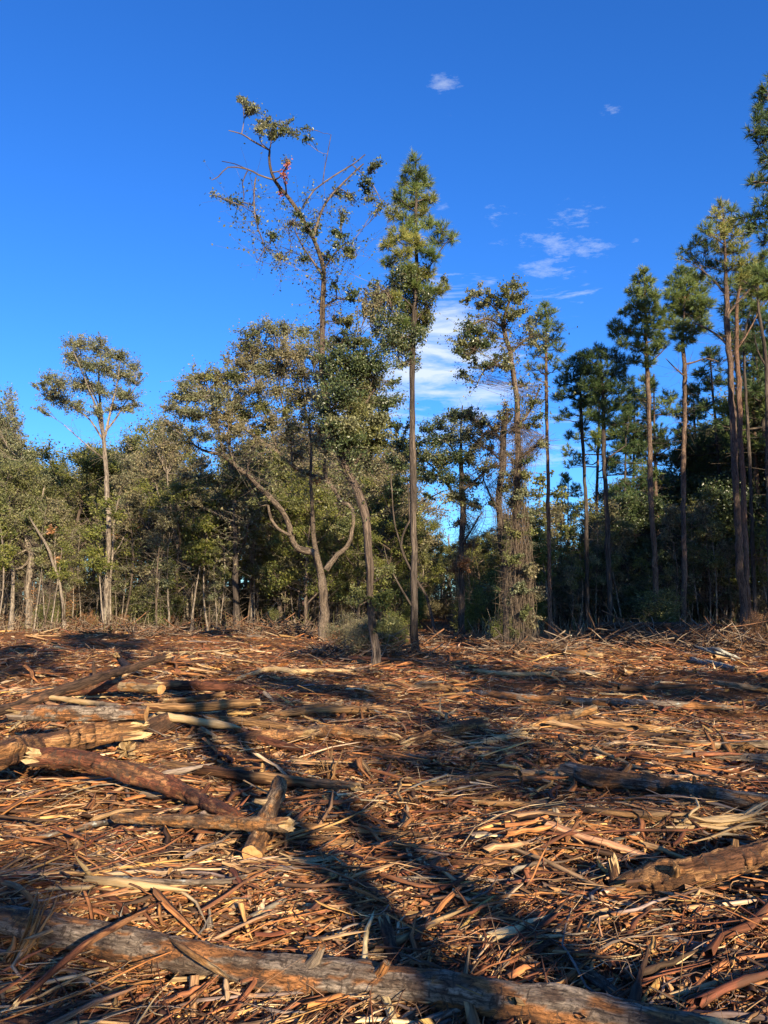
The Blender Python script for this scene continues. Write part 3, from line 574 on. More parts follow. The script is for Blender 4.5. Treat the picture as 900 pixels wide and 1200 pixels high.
traced('old_oak', 'gnarled pale tree at the far left edge with forked leafless limbs', 'tree', 44,
 [(35, 727, 11), (34, 690, 9), (37, 660, 9), (36, 642, 7), (33, 610, 5), (28, 575, 3), (26, 540, 2)],
 [[(36, 648, 5), (27, 638, 4), (20, 630, 3), (4, 624, 2)], [(34, 655, 4), (26, 665, 3), (12, 668, 2)], [(37, 650, 5), (42, 630, 4), (46, 600, 3), (52, 570, 2)], [(33, 640, 4), (26, 620, 3), (10, 606, 2)]],
 [(6, 462, 12), (12, 478, 10), (20, 492, 9), (4, 492, 12), (10, 512, 14), (24, 520, 12), (6, 535, 14), (22, 545, 14), (36, 560, 14), (14, 565, 15), (30, 585, 14), (8, 590, 14), (44, 590, 10), (20, 608, 10), (52, 560, 10), (38, 535, 9), (0, 610, 10), (-14, 480, 16), (-12, 520, 18), (-14, 570, 16)],
 'trunk_pale', 'grey', twig='twig_pale', depth=.5, lai=1.0, leaf=.13)
traced('slender_tree', 'thin bent pale stem leaning left between the far left trees', 'tree', 41,
 [(76, 737, 5), (73, 702, 4.4), (66, 672, 4), (56, 642, 3.4), (44, 622, 2.6), (34, 605, 1.6)], [[(66, 672, 2.4), (64, 645, 2), (66, 610, 1.2)]],
 [(36, 600, 9), (48, 610, 9), (66, 604, 10), (60, 620, 7, 'dead'), (70, 655, 6, 'dead')], 'trunk_pale', 'olive', depth=.5, lai=.8)
traced('slender_tree', 'thin pale stem tight behind the lone pale-trunked tree', 'tree', 43,
 [(130, 732, 3.4), (129, 690, 3), (132, 650, 3), (134, 610, 2.4), (140, 580, 1.6)], [[(132, 650, 2), (140, 640, 1.6), (150, 618, 1)]],
 [(142, 575, 10), (150, 560, 10), (136, 560, 9)], 'trunk_pale', 'brownish', depth=.5, lai=.7)
# the vine-hung pair right of centre
traced('broadleaf_tree', 'tall crooked tree right of centre, loose dark leaf clumps, foot wrapped in dead vine', 'tree', None,
 [(606, 763, 9), (607, 720, 8.5), (607, 690, 9), (606, 640, 10), (605, 593, 9), (607, 547, 8), (606, 500, 8), (606, 467, 7.5), (602, 437, 7.5), (597, 410, 7), (590, 384, 6), (594, 362, 4), (601, 342, 2.5)],
 [[(590, 384, 4), (580, 377, 3.4), (570, 373, 3), (556, 379, 2.4), (548, 390, 1.4)], [(600, 413, 3), (613, 400, 2.6), (627, 393, 1.8), (634, 394, 1)], [(597, 432, 3), (582, 428, 2.6), (568, 434, 2), (560, 448, 1.2)], [(591, 384, 3), (584, 366, 2.4), (568, 352, 1.8), (552, 346, 1)], [(570, 373, 2), (560, 390, 1.6), (556, 410, 1.2)],
  [(606, 500, 3), (622, 480, 2.4), (632, 455, 1.6)], [(606, 540, 3), (625, 525, 2.2), (636, 515, 1.2)]],
 [(602, 334, 9), (608, 348, 11), (592, 344, 9), (586, 356, 9), (572, 346, 9), (560, 342, 9), (548, 350, 8), (562, 358, 8), (612, 366, 9), (620, 380, 7), (600, 368, 8), (548, 386, 11), (560, 392, 12), (540, 400, 9), (552, 408, 12), (566, 404, 10), (574, 396, 9), (542, 418, 8), (558, 426, 8), (540, 438, 6), (548, 444, 5), (580, 420, 9), (592, 426, 9), (572, 430, 7), (622, 392, 6), (634, 400, 7), (534, 410, 6), (628, 470, 7), (634, 490, 6), (622, 500, 7), (634, 520, 6), (618, 540, 6), (614, 450, 5), (612, 575, 10, 'grey'), (598, 590, 9, 'olive'), (616, 605, 11, 'grey'), (604, 625, 10, 'olive'), (618, 640, 11, 'grey'), (600, 655, 8, 'olive'), (622, 668, 9, 'brownish'), (610, 685, 9, 'grey'), (628, 700, 9, 'brownish'), (618, 715, 8, 'olive'), (600, 705, 7, 'grey'), (624, 730, 8, 'brownish'), (604, 738, 6, 'olive'), (616, 555, 8, 'olive'), (596, 560, 8, 'grey')],
 'trunk_mid', 'dark', depth=.45, lai=1.15, leaf=.085, bs=1.25, mixm=['dark', 'olive', 'grey'],
 extra=both(spray(360, .7, (7, 11.5), .005, 0, lf=2600, ls=.085), hanging(110, 1.0, (4.6, 7.5), (.3, 2.0), .2, .36, .006, .04), hanging(110, 1., (2.4, 4.8), (.0, .6), .14, .42, .006, .16), hanging(110, 1, (6.5, 11), (3.5, 8), .15, .45, .0045), spray(900, .5, (2.6, 7.4), .0055, -.1, 'vine'), spray(320, .5, (.2, 3.0), .005, .1, 'vine')))
traced('broadleaf_tree', 'broken-topped trunk smothered in vine close left of the tall crooked tree', 'tree', 27,
 [(593, 752, 8), (593, 710, 7.5), (592, 677, 8), (588, 640, 9), (586, 617, 9), (585, 577, 9), (590, 543, 8.5), (589, 510, 8), (594, 484, 8)],
 [[(589, 520, 3.4), (575, 500, 3), (560, 494, 2.4), (545, 488, 1.6), (532, 490, 1)], [(586, 600, 3), (574, 580, 2.4), (566, 560, 1.6)], [(590, 543, 3), (576, 530, 2), (560, 520, 1.4)]],
 [(594, 478, 8, 'brownish'), (600, 490, 8), (588, 488, 8, 'olive'), (580, 545, 9, 'olive'), (594, 530, 9, 'grey'), (598, 505, 8), (584, 500, 8, 'brownish'), (566, 495, 9), (550, 488, 9), (536, 488, 8), (576, 525, 10), (604, 540, 8, 'brownish'), (596, 570, 11, 'olive'), (614, 590, 11, 'olive'), (600, 610, 12, 'olive'), (622, 620, 8, 'yellow'), (590, 635, 10, 'olive'), (580, 655, 9, 'olive'), (612, 650, 9, 'yellow'), (575, 590, 9), (575, 690, 8)],
 'trunk_dark', 'dark', depth=.45, lai=1.1, leaf=.09,
 extra=both(hanging(50, 1, (5.0, 8.5), (.6, 3), .12, .3, .006), spray(700, .5, (1, 8.4), .0065, 0, 'vine')))
traced('broadleaf_tree', 'dark dense-leaved tree hung with brown vine at the end of the cleared lane', 'tree', 37,
 [(541, 741, 8), (541, 700, 8), (541, 650, 8), (542, 600, 8), (541, 560, 7), (540, 530, 5), (540, 500, 3), (542, 475, 1.6)],
 [[(541, 590, 4), (522, 565, 3), (505, 545, 2.2), (490, 535, 1.5)], [(541, 575, 4), (560, 560, 3), (575, 545, 2)], [(541, 545, 3), (525, 520, 2.4), (505, 505, 1.6)], [(541, 540, 3), (558, 520, 2.4), (570, 505, 1.6)], [(541, 640, 3), (556, 615, 2), (565, 600, 1.4)]],
 [(500, 502, 11), (516, 496, 12), (532, 488, 13), (548, 484, 12), (562, 496, 12), (574, 508, 10), (508, 518, 14), (526, 512, 15), (544, 508, 16), (560, 520, 14), (496, 532, 12), (514, 538, 14), (532, 534, 16), (552, 538, 15), (568, 548, 13), (486, 548, 10), (506, 556, 12), (528, 560, 14), (550, 564, 14), (480, 530, 8), (540, 585, 12), (556, 590, 10), (524, 582, 10), (538, 612, 10), (552, 640, 8, 'dead'), (534, 668, 10, 'dead'), (546, 660, 10, 'dead')],
 'trunk_dark', 'dark', depth=.55, lai=1.2, leaf=.115, bs=1.1, mixm=['dark', 'olive', 'dark', 'grey'],
 extra=both(hanging(70, 1, (5.0, 8.5), (1.2, 4), .4, .55, .008), spray(300, .7, (1, 7), .007, 0)))
traced('broadleaf_tree', 'small dark bushy tree close behind the right of the tall half-bare tree', 'tree', 30,
 [(512, 741, 3.6), (500, 700, 3.6), (488, 680, 3.4), (470, 640, 3.2), (480, 610, 3), (492, 590, 2.4), (520, 575, 1.4)],
 [[(470, 640, 2.4), (462, 610, 2), (458, 560, 1.4)], [(480, 610, 2.4), (478, 570, 2), (470, 530, 1.4)]],
 [(470, 520, 12), (485, 535, 12), (470, 545, 12), (500, 560, 10), (456, 540, 10), (480, 560, 10), (465, 500, 10), (492, 515, 10), (462, 575, 8), (505, 580, 8), (478, 495, 8), (500, 535, 9)],
 'trunk_dark', 'dark', depth=.5, lai=1.0, leaf=.1)
# pines at the right
def pine(name, label, Y, trunk, blobs, key='pine', bark='trunk_pine', limbs=(), **kw):
    k_ = dict(pine=True, depth=.55, tpb=76, needles=22, nl=.26, S=10); k_.update(kw)
    trunk = [(a, b, c*.85) for a, b, c in trunk]
    return traced(name, label, 'pine', Y, trunk, list(limbs), blobs, bark, key, **k_)
pine('pine_tree', 'slender pine with a thin red-brown stem just right of the vine-wrapped trees', None,
 [(646, 751, 7), (644, 700, 6), (643, 600, 6), (641, 500, 5.5), (640, 440, 5), (640, 400, 3), (640, 356, 1.4)],
 [(640, 358, 7), (634, 368, 8), (646, 368, 9), (628, 378, 7), (642, 380, 10), (654, 384, 7), (632, 392, 9), (648, 396, 10), (622, 402, 7), (638, 408, 9), (655, 408, 8), (628, 416, 7), (646, 422, 9), (622, 430, 7, 'pine_gold'), (636, 434, 7, 'pine_gold'), (654, 430, 6), (628, 442, 5, 'pine_gold')], bark='trunk_pine_red', tpb=44)
pine('pine_tree', 'broad dark pine with a flat dense crown right of the slender red-stemmed pine', 38,
 [(716, 748, 9), (714, 680, 8.5), (711, 600, 8), (708, 540, 7), (707, 480, 6), (705, 440, 4), (704, 418, 2)],
 [(686, 418, 10), (700, 414, 12), (714, 416, 11), (728, 424, 10), (692, 432, 13), (708, 434, 14), (724, 438, 12), (736, 446, 8), (690, 452, 12), (706, 454, 14), (722, 456, 12), (700, 472, 12), (716, 476, 12), (732, 470, 9), (706, 494, 10), (724, 496, 9), (694, 488, 9), (736, 490, 7)], key='pine_dark', bark='trunk_dark', limbs=[[(708, 540, 3), (722, 530, 2.4), (736, 520, 1.4)]], tpb=60)
pine('pine_tree', 'shorter dark pine whose crown merges left of the broad dark pine', 40,
 [(690, 745, 7), (688, 680, 6.5), (687, 600, 6), (684, 540, 5.5), (681, 480, 4.5), (680, 440, 3), (680, 420, 1.6)],
 [(678, 420, 9), (666, 428, 9), (684, 434, 11), (670, 442, 12), (658, 448, 9), (680, 456, 12), (664, 462, 11), (652, 466, 6), (678, 474, 10), (664, 486, 8), (654, 490, 5), (682, 500, 9), (668, 510, 6), (688, 470, 9)], key='pine_dark', bark='trunk_dark', tpb=60)
pine('pine_tree', 'straight pine with a pointed airy crown at the centre right, dead twigs under it', 37,
 [(769, 747, 9), (768, 690, 8.5), (767, 643, 8.5), (763, 593, 8), (762, 543, 8), (760, 477, 7.5), (758, 427, 6.5), (757, 393, 5), (756, 350, 3), (755, 316, 1.4)],
 [(755, 318, 6), (748, 328, 8), (761, 330, 8), (742, 342, 9), (756, 344, 11), (768, 346, 8), (746, 358, 11), (762, 360, 12), (774, 366, 8), (732, 366, 7), (750, 374, 11), (766, 378, 11), (778, 382, 7), (722, 382, 9), (736, 388, 10), (754, 392, 11), (770, 396, 10), (720, 392, 7), (732, 402, 9), (748, 408, 10), (764, 412, 10), (776, 404, 7), (744, 422, 8), (760, 426, 8)], limbs=[[(758, 427, 2.4), (770, 418, 2), (782, 405, 1.2)]], extra=spray(70, 1.0, (7.5, 13), .008, 0))
pine('pine_tree', 'pine with thick tufts and orange dead needles, second from the paired tall pines', 37,
 [(801, 748, 8), (802, 680, 8), (801, 610, 8), (801, 527, 7.5), (802, 470, 7), (802, 427, 6.5), (800, 400, 5), (802, 360, 3), (803, 318, 1.4)],
 [(798, 318, 8), (808, 320, 9), (818, 328, 9), (790, 332, 11), (804, 336, 12), (820, 342, 11), (786, 346, 10), (800, 352, 13), (816, 356, 13), (830, 356, 8), (790, 364, 12), (806, 368, 13), (822, 372, 10), (784, 376, 8), (798, 382, 11), (814, 386, 11), (828, 384, 7), (792, 394, 8), (806, 398, 9), (803, 352, 7, 'dead'), (818, 366, 6, 'dead'), (796, 408, 6)], limbs=[[(802, 427, 3), (815, 424, 2.4), (828, 420, 2), (842, 424, 1.2)], [(801, 440, 2), (790, 430, 1.6), (780, 420, 1)]], extra=spray(90, 1.0, (9, 13), .008, 0))
pine('pine_tree', 'golden-topped pine, left and thicker of the two tallest pines at the right', 31,
 [(873, 750, 12), (870, 700, 11), (867, 660, 11), (862, 560, 10.5), (857, 460, 10), (853, 393, 9), (851, 340, 7.5), (850, 300, 5), (848, 262, 3), (847, 242, 1.5)],
 [(846, 242, 9, 'pine_gold'), (856, 246, 8), (838, 252, 9, 'pine_gold'), (850, 260, 12, 'pine_gold'), (864, 262, 9, 'pine_gold'), (828, 268, 10), (842, 274, 13, 'pine_gold'), (858, 276, 13, 'pine_gold'), (874, 272, 9), (816, 284, 10), (830, 290, 12), (848, 292, 13, 'pine_gold'), (866, 292, 13, 'pine_gold'), (804, 292, 8), (812, 304, 9), (826, 310, 10), (842, 312, 12), (860, 312, 12, 'pine_gold'), (876, 306, 10, 'pine_gold'), (836, 330, 9), (854, 332, 11), (870, 328, 11, 'pine_gold'), (798, 300, 5), (820, 324, 7)],
 bark='trunk_pine', limbs=[[(853, 405, 4), (840, 392, 3.4), (826, 384, 2.6), (812, 378, 1.6)], [(851, 345, 3.4), (838, 330, 2.8), (824, 318, 2)], [(852, 370, 3), (866, 352, 2.4), (880, 338, 1.6)]], tpb=44, extra=spray(90, 1.0, (11, 17), .008, .2))
pine('pine_tree', 'thinner orange-barked pine, right one of the two tallest pines', 33,
 [(880, 748, 9), (877, 700, 8), (875, 660, 8), (870, 560, 8), (866, 460, 8), (863, 410, 7.5), (863, 370, 6), (866, 340, 4), (872, 318, 2)],
 [(876, 318, 8), (888, 312, 9), (882, 328, 11, 'pine_gold'), (868, 334, 8), (894, 330, 10), (880, 344, 10, 'pine_gold'), (896, 346, 10), (888, 360, 9), (902, 318, 9), (874, 356, 7), (904, 342, 8), (896, 300, 8)],
 bark='trunk_pine_red', limbs=[[(863, 410, 3), (875, 392, 2.4), (886, 372, 1.6)]], extra=spray(60, .9, (9, 14), .008, 0))
pine('pine_tree', 'thin dark-stemmed pine just behind the two tallest pines', 38,
 [(886, 742, 6), (884, 690, 6), (882, 643, 6), (878, 527, 5), (874, 460, 4.5), (872, 400, 3.5), (880, 360, 2)],
 [(888, 372, 9), (880, 384, 9), (896, 386, 10), (884, 398, 10), (900, 402, 10), (872, 396, 6), (890, 412, 9), (902, 420, 8), (878, 410, 7), (904, 372, 9)], bark='trunk_dark', key='pine_dark')
pine('pine_tree', 'near dark pine leaning its needle clumps in from the right edge, high up', 21,
 [(958, 800, 17), (955, 700, 16), (952, 600, 15), (948, 500, 14), (944, 400, 12), (938, 300, 10), (932, 200, 7), (926, 120, 4), (922, 70, 2)],
 [(894, 112, 10), (902, 104, 12), (888, 122, 9), (886, 138, 10), (898, 132, 14), (884, 154, 10), (896, 156, 15), (908, 145, 18), (890, 168, 9), (902, 178, 12), (912, 190, 16), (890, 188, 7), (886, 212, 10), (898, 210, 12), (910, 225, 15), (880, 214, 6), (894, 236, 12), (884, 250, 10), (900, 254, 14), (876, 258, 8), (868, 254, 6), (890, 266, 11), (882, 270, 8), (896, 282, 9), (910, 275, 14), (925, 110, 20), (930, 80, 18), (940, 150, 22), (945, 200, 24), (950, 260, 24), (940, 310, 18), (925, 250, 18), (970, 180, 20), (975, 240, 20), (915, 90, 14)], key='pine_dark', bark='trunk_pine',
 limbs=[[(930, 180, 4), (914, 160, 3), (900, 150, 2)], [(937, 280, 5), (918, 262, 3.6), (900, 256, 2.4), (880, 258, 1.4)], [(934, 230, 4), (915, 218, 3), (895, 214, 1.8)], [(928, 140, 3.4), (912, 124, 2.6), (898, 116, 1.6)]], nl=.24, tpb=44, depth=.5)
pine('pine_tree', 'bare-limbed dark pine stem crossing the sky at the right edge', 29,
 [(903, 765, 8), (902, 700, 7.5), (901, 600, 7), (899, 500, 6.5), (898, 430, 6), (893, 390, 5), (888, 355, 4), (889, 320, 2)],
 [(890, 318, 8), (900, 326, 10), (884, 332, 7), (898, 345, 10), (912, 335, 12)], bark='trunk_dark', limbs=[[(898, 430, 3), (888, 412, 2.4), (884, 392, 1.4)]])
print('traced done')
# ------------------------------------------------------------------ background forest: prototypes, then copies
def proto_broadleaf(Ht, spread, leafm, bark, twig, lai, leaf, nb, bare=.35, name='background_tree', thin=1.0, sprayn=260):
    n = 7; ph = rng.uniform(0, 6, 2); z = np.linspace(0, Ht*.92, n)
    tp = np.stack([.05*Ht*np.sin(z/Ht*3+ph[0])*z/Ht, .05*Ht*np.sin(z/Ht*3.3+ph[1])*z/Ht, z], 1); tp -= tp[0]
    r0 = .014*Ht*thin; tr = np.linspace(r0, r0*.15, n)
    limbs = []; blobs = []
    for i in range(nb):
        f = bare+(1-bare)*(i+.5)/nb; z0 = f*Ht*.8; a = i*2.4+rng.uniform(-.5, .5); L_ = spread*(1.05-.55*max(0, f-.5)*2)*rng.uniform(.6, 1.1)
        s = np.array([np.interp(z0, z, tp[:, k]) for k in range(3)]); d = np.array([math.cos(a), math.sin(a), 0])
        p1 = s+d*L_*.4+np.array([0, 0, L_*.25]); p2 = s+d*L_*.8+np.array([0, 0, L_*.55])+rng.normal(0, .1*L_, 3); p3 = p2+d*L_*.2+np.array([0, 0, L_*.3])
        limbs.append((np.array([s, p1+rng.normal(0, .08*L_, 3), p2, p3]), np.array([r0*.5, r0*.36, r0*.24, r0*.1])))
        for q in (p1*.4+p2*.6, p2, p3): blobs.append((q+rng.normal(0, .12*spread, 3), spread*rng.uniform(.18, .32), None))
    for i in range(5): blobs.append((np.array([0, 0, Ht*.9])+rng.normal(0, 1, 3)*np.array([.28, .28, .12])*spread+tp[-1]*np.array([1, 1, 0]), spread*.26, None))
    return build_tree(name, '', 'tree', (0, 0, 0), (tp, tr), limbs, blobs, M[bark], M[twig], leafm, leaf=leaf, lai=lai, merge_limbs=True, S=7, flare=.3, tw=.014, extra=spray(sprayn, .1*Ht, (.25*Ht, Ht), .007, .1, twig))
def proto_pine(Ht, leafm, bark, nl=.3, crown=.42, nb=34):
    z = np.linspace(0, Ht, 7); ph = rng.uniform(0, 6, 2)
    tp = np.stack([.015*Ht*np.sin(z/Ht*3+ph[0]), .015*Ht*np.sin(z/Ht*3+ph[1]), z], 1); tp[:, :2] -= tp[0, :2]
    blobs = []
    for i in range(nb):
        f = rng.uniform(0, 1); zz = Ht*(1-crown)+crown*Ht*f; w = .13*Ht*(1-f**1.6)*.95+.02*Ht; a = rng.uniform(0, 6.28); q = rng.uniform(.2, 1)**.6
        blobs.append((np.array([tp[-1, 0]+w*q*math.cos(a), tp[-1, 1]+w*q*math.sin(a), zz]), rng.uniform(.35, .55)*Ht/15, None))
    return build_tree('background_pine', '', 'pine', (0, 0, 0), (tp, np.linspace(.011*Ht, .002*Ht, 7)), [], blobs, M[bark], M['twig'], leafm, pine=True, merge_limbs=True, S=7, nl=nl, tpb=22, needles=18, nscale=1.5, flare=.25, extra=spray(50, 1.3, (.3*Ht, .7*Ht), .012, 0))
def proto_shrub(Ht, leafm, bark, leaf, lai):
    limbs = []; blobs = []
    for i in range(6):
        a = rng.uniform(0, 6.28); d = np.array([math.cos(a), math.sin(a), 0])*Ht*rng.uniform(.1, .35); h_ = Ht*rng.uniform(.6, 1)
        limbs.append((np.array([[0, 0, 0], d*.4+[0, 0, h_*.45], d+[0, 0, h_*.95]]), np.array([.02, .014, .007])))
        for f in (.4, .6, .8, 1.): blobs.append((d*f+np.array([0, 0, h_*f])+rng.normal(0, .1*Ht, 3)*np.array([1, 1, .4]), Ht*rng.uniform(.13, .26), None))
    return build_tree('shrub', '', 'shrub', (0, 0, 0), (np.array([[0, 0, -.1], [0, 0, Ht*.4], [.1, 0, Ht*.9]]), np.array([.03, .02, .008])), limbs, blobs, M[bark], M['twig'], leafm, leaf=leaf, lai=lai, merge_limbs=True, S=5, flare=0, tw=.009, extra=spray(130, .35*Ht, (.0, Ht), .005, .5, 'twig_pale'))
def proto_sapling(Ht, leafm, bark, dense):
    n = 6; z = np.linspace(-.1, Ht, n); ph = rng.uniform(0, 6, 2); b = rng.uniform(.02, .07)*Ht
    tp = np.stack([b*np.sin(z/Ht*2.6+ph[0]), b*np.sin(z/Ht*3+ph[1]), z], 1); tp[:, :2] -= tp[0, :2]
    blobs = [(tp[-1]*.0+np.array([np.interp(f*Ht, z, tp[:, 0]), np.interp(f*Ht, z, tp[:, 1]), f*Ht])+rng.normal(0, .05*Ht, 3), .07*Ht, None) for f in rng.uniform(.45, 1, dense)]
    return build_tree('sapling', '', 'sapling', (0, 0, 0), (tp, np.linspace(.008*Ht, .002*Ht, n)), [], blobs, M[bark], M['twig_pale'], leafm, leaf=.11, lai=.6, merge_limbs=True, S=5, flare=.2, tw=.008, extra=spray(60, .22*Ht, (.2*Ht, Ht), .006, .4, 'twig_pale'))
PB = [(proto_broadleaf(11, 2.7, 'olive', 'trunk_pale', 'twig_pale', .5, .12, 10, .45, sprayn=420), 11, 'olive-leaved'), (proto_broadleaf(11, 3.0, 'brownish', 'trunk_pale', 'twig_pale', .3, .12, 11, .4, sprayn=600), 11, 'brownish thin-leaved'),
      (proto_broadleaf(11, 3.0, 'dark', 'trunk_dark', 'twig', 1.0, .16, 9, .2), 11, 'dark glossy'), (proto_broadleaf(11, 2.3, 'grey', 'trunk_pale', 'twig_pale', .38, .12, 9, .5, sprayn=420), 11, 'grey-green'),
      (proto_broadleaf(11, 2.8, 'yellow', 'trunk_mid', 'twig', .5, .13, 9, .15), 11, 'yellow-green'), (proto_broadleaf(11, 3.1, 'dark', 'trunk_dark', 'twig', .9, .16, 10, .1), 11, 'deep green')]
PP = [(proto_pine(15, 'pine', 'trunk_pine'), 15, 'mid green'), (proto_pine(15, 'pine_dark', 'trunk_dark', crown=.5), 15, 'dark')]
PS = [(proto_shrub(3, 'olive', 'twig', .085, .4), 3, 'olive'), (proto_shrub(3, 'yellow', 'twig', .085, .4), 3, 'yellow-green'), (proto_shrub(3, 'brownish', 'twig_pale', .08, .25), 3, 'brown twiggy'), (proto_shrub(3, 'dark', 'twig', .09, .5), 3, 'dark green'), (proto_shrub(3, 'dead', 'twig_pale', .08, .16), 3, 'dead-leaved')]
PT = [(proto_sapling(6, 'olive', 'trunk_pale', 8), 6, 'pale-stemmed'), (proto_sapling(6, 'brownish', 'trunk_mid', 6), 6, 'brown-stemmed'), (proto_sapling(6, 'yellow', 'twig_pale', 12), 6, 'leafy'), (proto_sapling(6, 'grey', 'trunk_pale', 3), 6, 'nearly bare')]
USED = set()
PLACES = [(-200, 'off the left edge of the frame'), (20, 'behind the gnarled pale tree at the far left'), (95, 'left of the lone pale-trunked tree'), (150, 'just right of the lone pale-trunked tree'), (205, 'beside the stout forking oak'), (250, 'between the forking oak and the dark straight trunk'),
          (310, 'right of the dark straight trunk'), (355, 'under the arching limbs of the leaning oak'), (410, 'behind the leaning oak'), (465, 'behind the tall half-bare tree'), (505, 'at the left side of the cleared lane'), (560, 'at the right side of the cleared lane'), (625, 'behind the vine-wrapped trees'), (680, 'behind the slender red-stemmed pine'),
          (740, 'under the broad dark pines'), (790, 'behind the straight airy pine'), (845, 'between the tufted pine and the two tallest pines'), (905, 'behind the two tallest pines'), (2000, 'beyond the right edge of the frame')]
def place_word(px):
    for i in range(len(PLACES)-1):
        if px < PLACES[i+1][0]: return PLACES[i][1]
    return PLACES[-1][1]
def place_word(px):
    j = min(range(len(PLACES)), key=lambda i: abs(PLACES[i][0]-px) if 0 < i < len(PLACES)-1 else (0 if (i == 0 and px < 0) or (i == len(PLACES)-1 and px > 905) else 1e9))
    return PLACES[j][1]
def put(proto, px, Y, Hm, noun, group, wx=1.0):
    o, h0, desc = proto; x = (px-450)/F*Y*1.0; s = Hm/h0
    size = 'tall' if Hm > 9 else ('mid-sized' if Hm > 5 else ('small' if Hm > 2.6 else 'low'))
    dist = 'nearer' if Y < 42 else ('farther' if Y < 55 else 'far')
    label = f'{size} {desc} {noun}, {dist} row, {place_word(px)}'
    loc = (x, Y, float(H(x, Y))-.05); sc = (s*wx*rng.uniform(.9, 1.15), s*wx, s); rz = rng.uniform(0, 6.28)
    if id(o) in USED: return copy_tree(o, loc, sc, rz, label, group)
    USED.add(id(o)); o.location = loc; o.scale = sc; o.rotation_euler = (0, 0, rz); o['label'] = label; o['group'] = group; return o
SKY = [(-400, 430), (-100, 440), (0, 480), (50, 505), (100, 500), (160, 485), (190, 490), (230, 520), (300, 500), (350, 480), (400, 475), (450, 510), (480, 560), (505, 640), (560, 655), (590, 640), (620, 640), (650, 665), (690, 640), (720, 560), (760, 530), (800, 530), (830, 500), (870, 470), (900, 450), (1000, 380), (1400, 350)]
def top_m(px, Y, extra=0): return (702-(np.interp(px, [a for a, b in SKY], [b for a, b in SKY])+extra))/F*Y+CZ-float(H(0, Y))
G1 = 'broadleaf trees filling the forest behind the clearing'; G2 = 'background pines in the forest'; G3 = 'shrubs along the forest edge'; G4 = 'saplings in the forest undergrowth'
i = 0
for Y in (44, 50, 57, 66, 78):
    hw = 520 if Y < 70 else 560; step = 1.9/Y*F*(1.15 if Y < 50 else 1)
    px = 450-hw-rng.uniform(0, step)
    while px < 450+hw+60:
        p = px+rng.uniform(-.3, .3)*step; px += step*rng.uniform(.75, 1.3)
        if 488 < p < 572 and Y < 70: continue
        if p < 470 and Y < 60 and rng.random() < .22: continue
        right = p > 620
        if right: k = rng.choice([2, 5, 0], p=[.5, .42, .08])
        elif p < 190: k = rng.choice([0, 1, 3, 2, 4], p=[.3, .3, .22, .04, .14])
        else: k = rng.choice([0, 1, 3, 4], p=[.26, .3, .12, .32])
        put(PB[k], p, Y+rng.uniform(-2, 2), max(3.5, top_m(p, Y, rng.uniform(-8, 85) if Y < 60 else rng.uniform(10, 60))), 'tree', G1, rng.uniform(.85, 1.15))
for (p, Y, t, k) in [(330, 42, 575, 4), (360, 40, 560, 4), (395, 43, 590, 4), (300, 46, 590, 4), (420, 40, 600, 4), (345, 50, 540, 4), (474, 47, 610, 4), (486, 55, 625, 0), (500, 62, 630, 4), (548, 52, 632, 0), (562, 47, 628, 4), (578, 50, 615, 0), (590, 44, 640, 4), (470, 60, 600, 1), (536, 66, 640, 4), (516, 74, 640, 0), (555, 60, 636, 1), (604, 55, 620, 4), (620, 50, 625, 4), (655, 52, 640, 4), (670, 48, 650, 0), (455, 42, 600, 4), (492, 70, 634, 2), (572, 68, 630, 2)]:
    put(PB[k], p, Y, (702-t)/F*Y+CZ, 'tree', G1, 1.15)
for (p, Y, t) in [(700, 52, 440), (742, 50, 452), (776, 48, 436), (728, 46, 480), (668, 60, 560), (832, 50, 455), (850, 46, 400), (896, 44, 380), (915, 42, 300), (655, 75, 600), (520, 95, 640), (535, 88, 645), (560, 92, 648), (575, 80, 640), (498, 85, 632), (-60, 50, 430), (-160, 48, 420), (990, 40, 250), (1080, 38, 260), (640, 70, 620), (810, 55, 480)]:
    put(PP[0 if p in (776, 700, 896, 742, 655, 668, 640) else 1], p, Y, (702-t)/F*Y+CZ, 'pine', G2)
for Y, n in ((37, 10), (42, 14), (47, 26), (54, 44)):
    for k_ in range(n):
        p = rng.uniform(-110, 1010)
        if 470 < p < 590 and Y < 50: continue
        if Y < 38 and p < 620 and not (395 < p < 470): continue
        right = p > 630
        k = rng.choice([3, 0, 2, 4], p=[.64, .12, .16, .08]) if right else rng.choice([0, 1, 2, 3, 4], p=[.28, .3, .25, .1, .07])
        put(PS[k], p, Y+rng.uniform(-2, 2), rng.uniform(.9, 3.8)*(1 if Y > 42 else .7), 'shrub', G3, rng.uniform(.9, 1.6))
for k_ in range(298):
    p = rng.uniform(-80, 480) if rng.random() < .62 else rng.uniform(480, 980); Y = rng.uniform(37, 54)
    if 490 < p < 575 and Y < 52: continue
    if p < 600 and Y < 40: Y += 5
    put(PT[rng.integers(0, 4)], p, Y, rng.uniform(3, 7.5), 'sapling', G4, rng.uniform(.8, 1.2))
# green growth around the foot of the tall half-bare tree and the vine tree
for (p, Y, h_, k) in [(425, 22.5, 1.2, 2), (456, 23, 1.1, 0), (404, 26, 1.3, 2), (462, 26, 1.3, 1), (585, 30, 1.3, 1), (110, 41, .9, 4), (145, 41, .8, 4), (895, 26, 1.1, 4), (880, 27, 1.0, 4), (552, 39, 2.4, 1), (566, 42, 2.8, 1), (580, 40, 2.2, 0), (478, 41, 2.2, 1), (490, 44, 2.0, 0), (630, 40, 2.6, 1), (548, 47, 2.0, 1)]:
    put(PS[k], p, Y, h_, 'shrub', 'shrubs round the standing trunks')
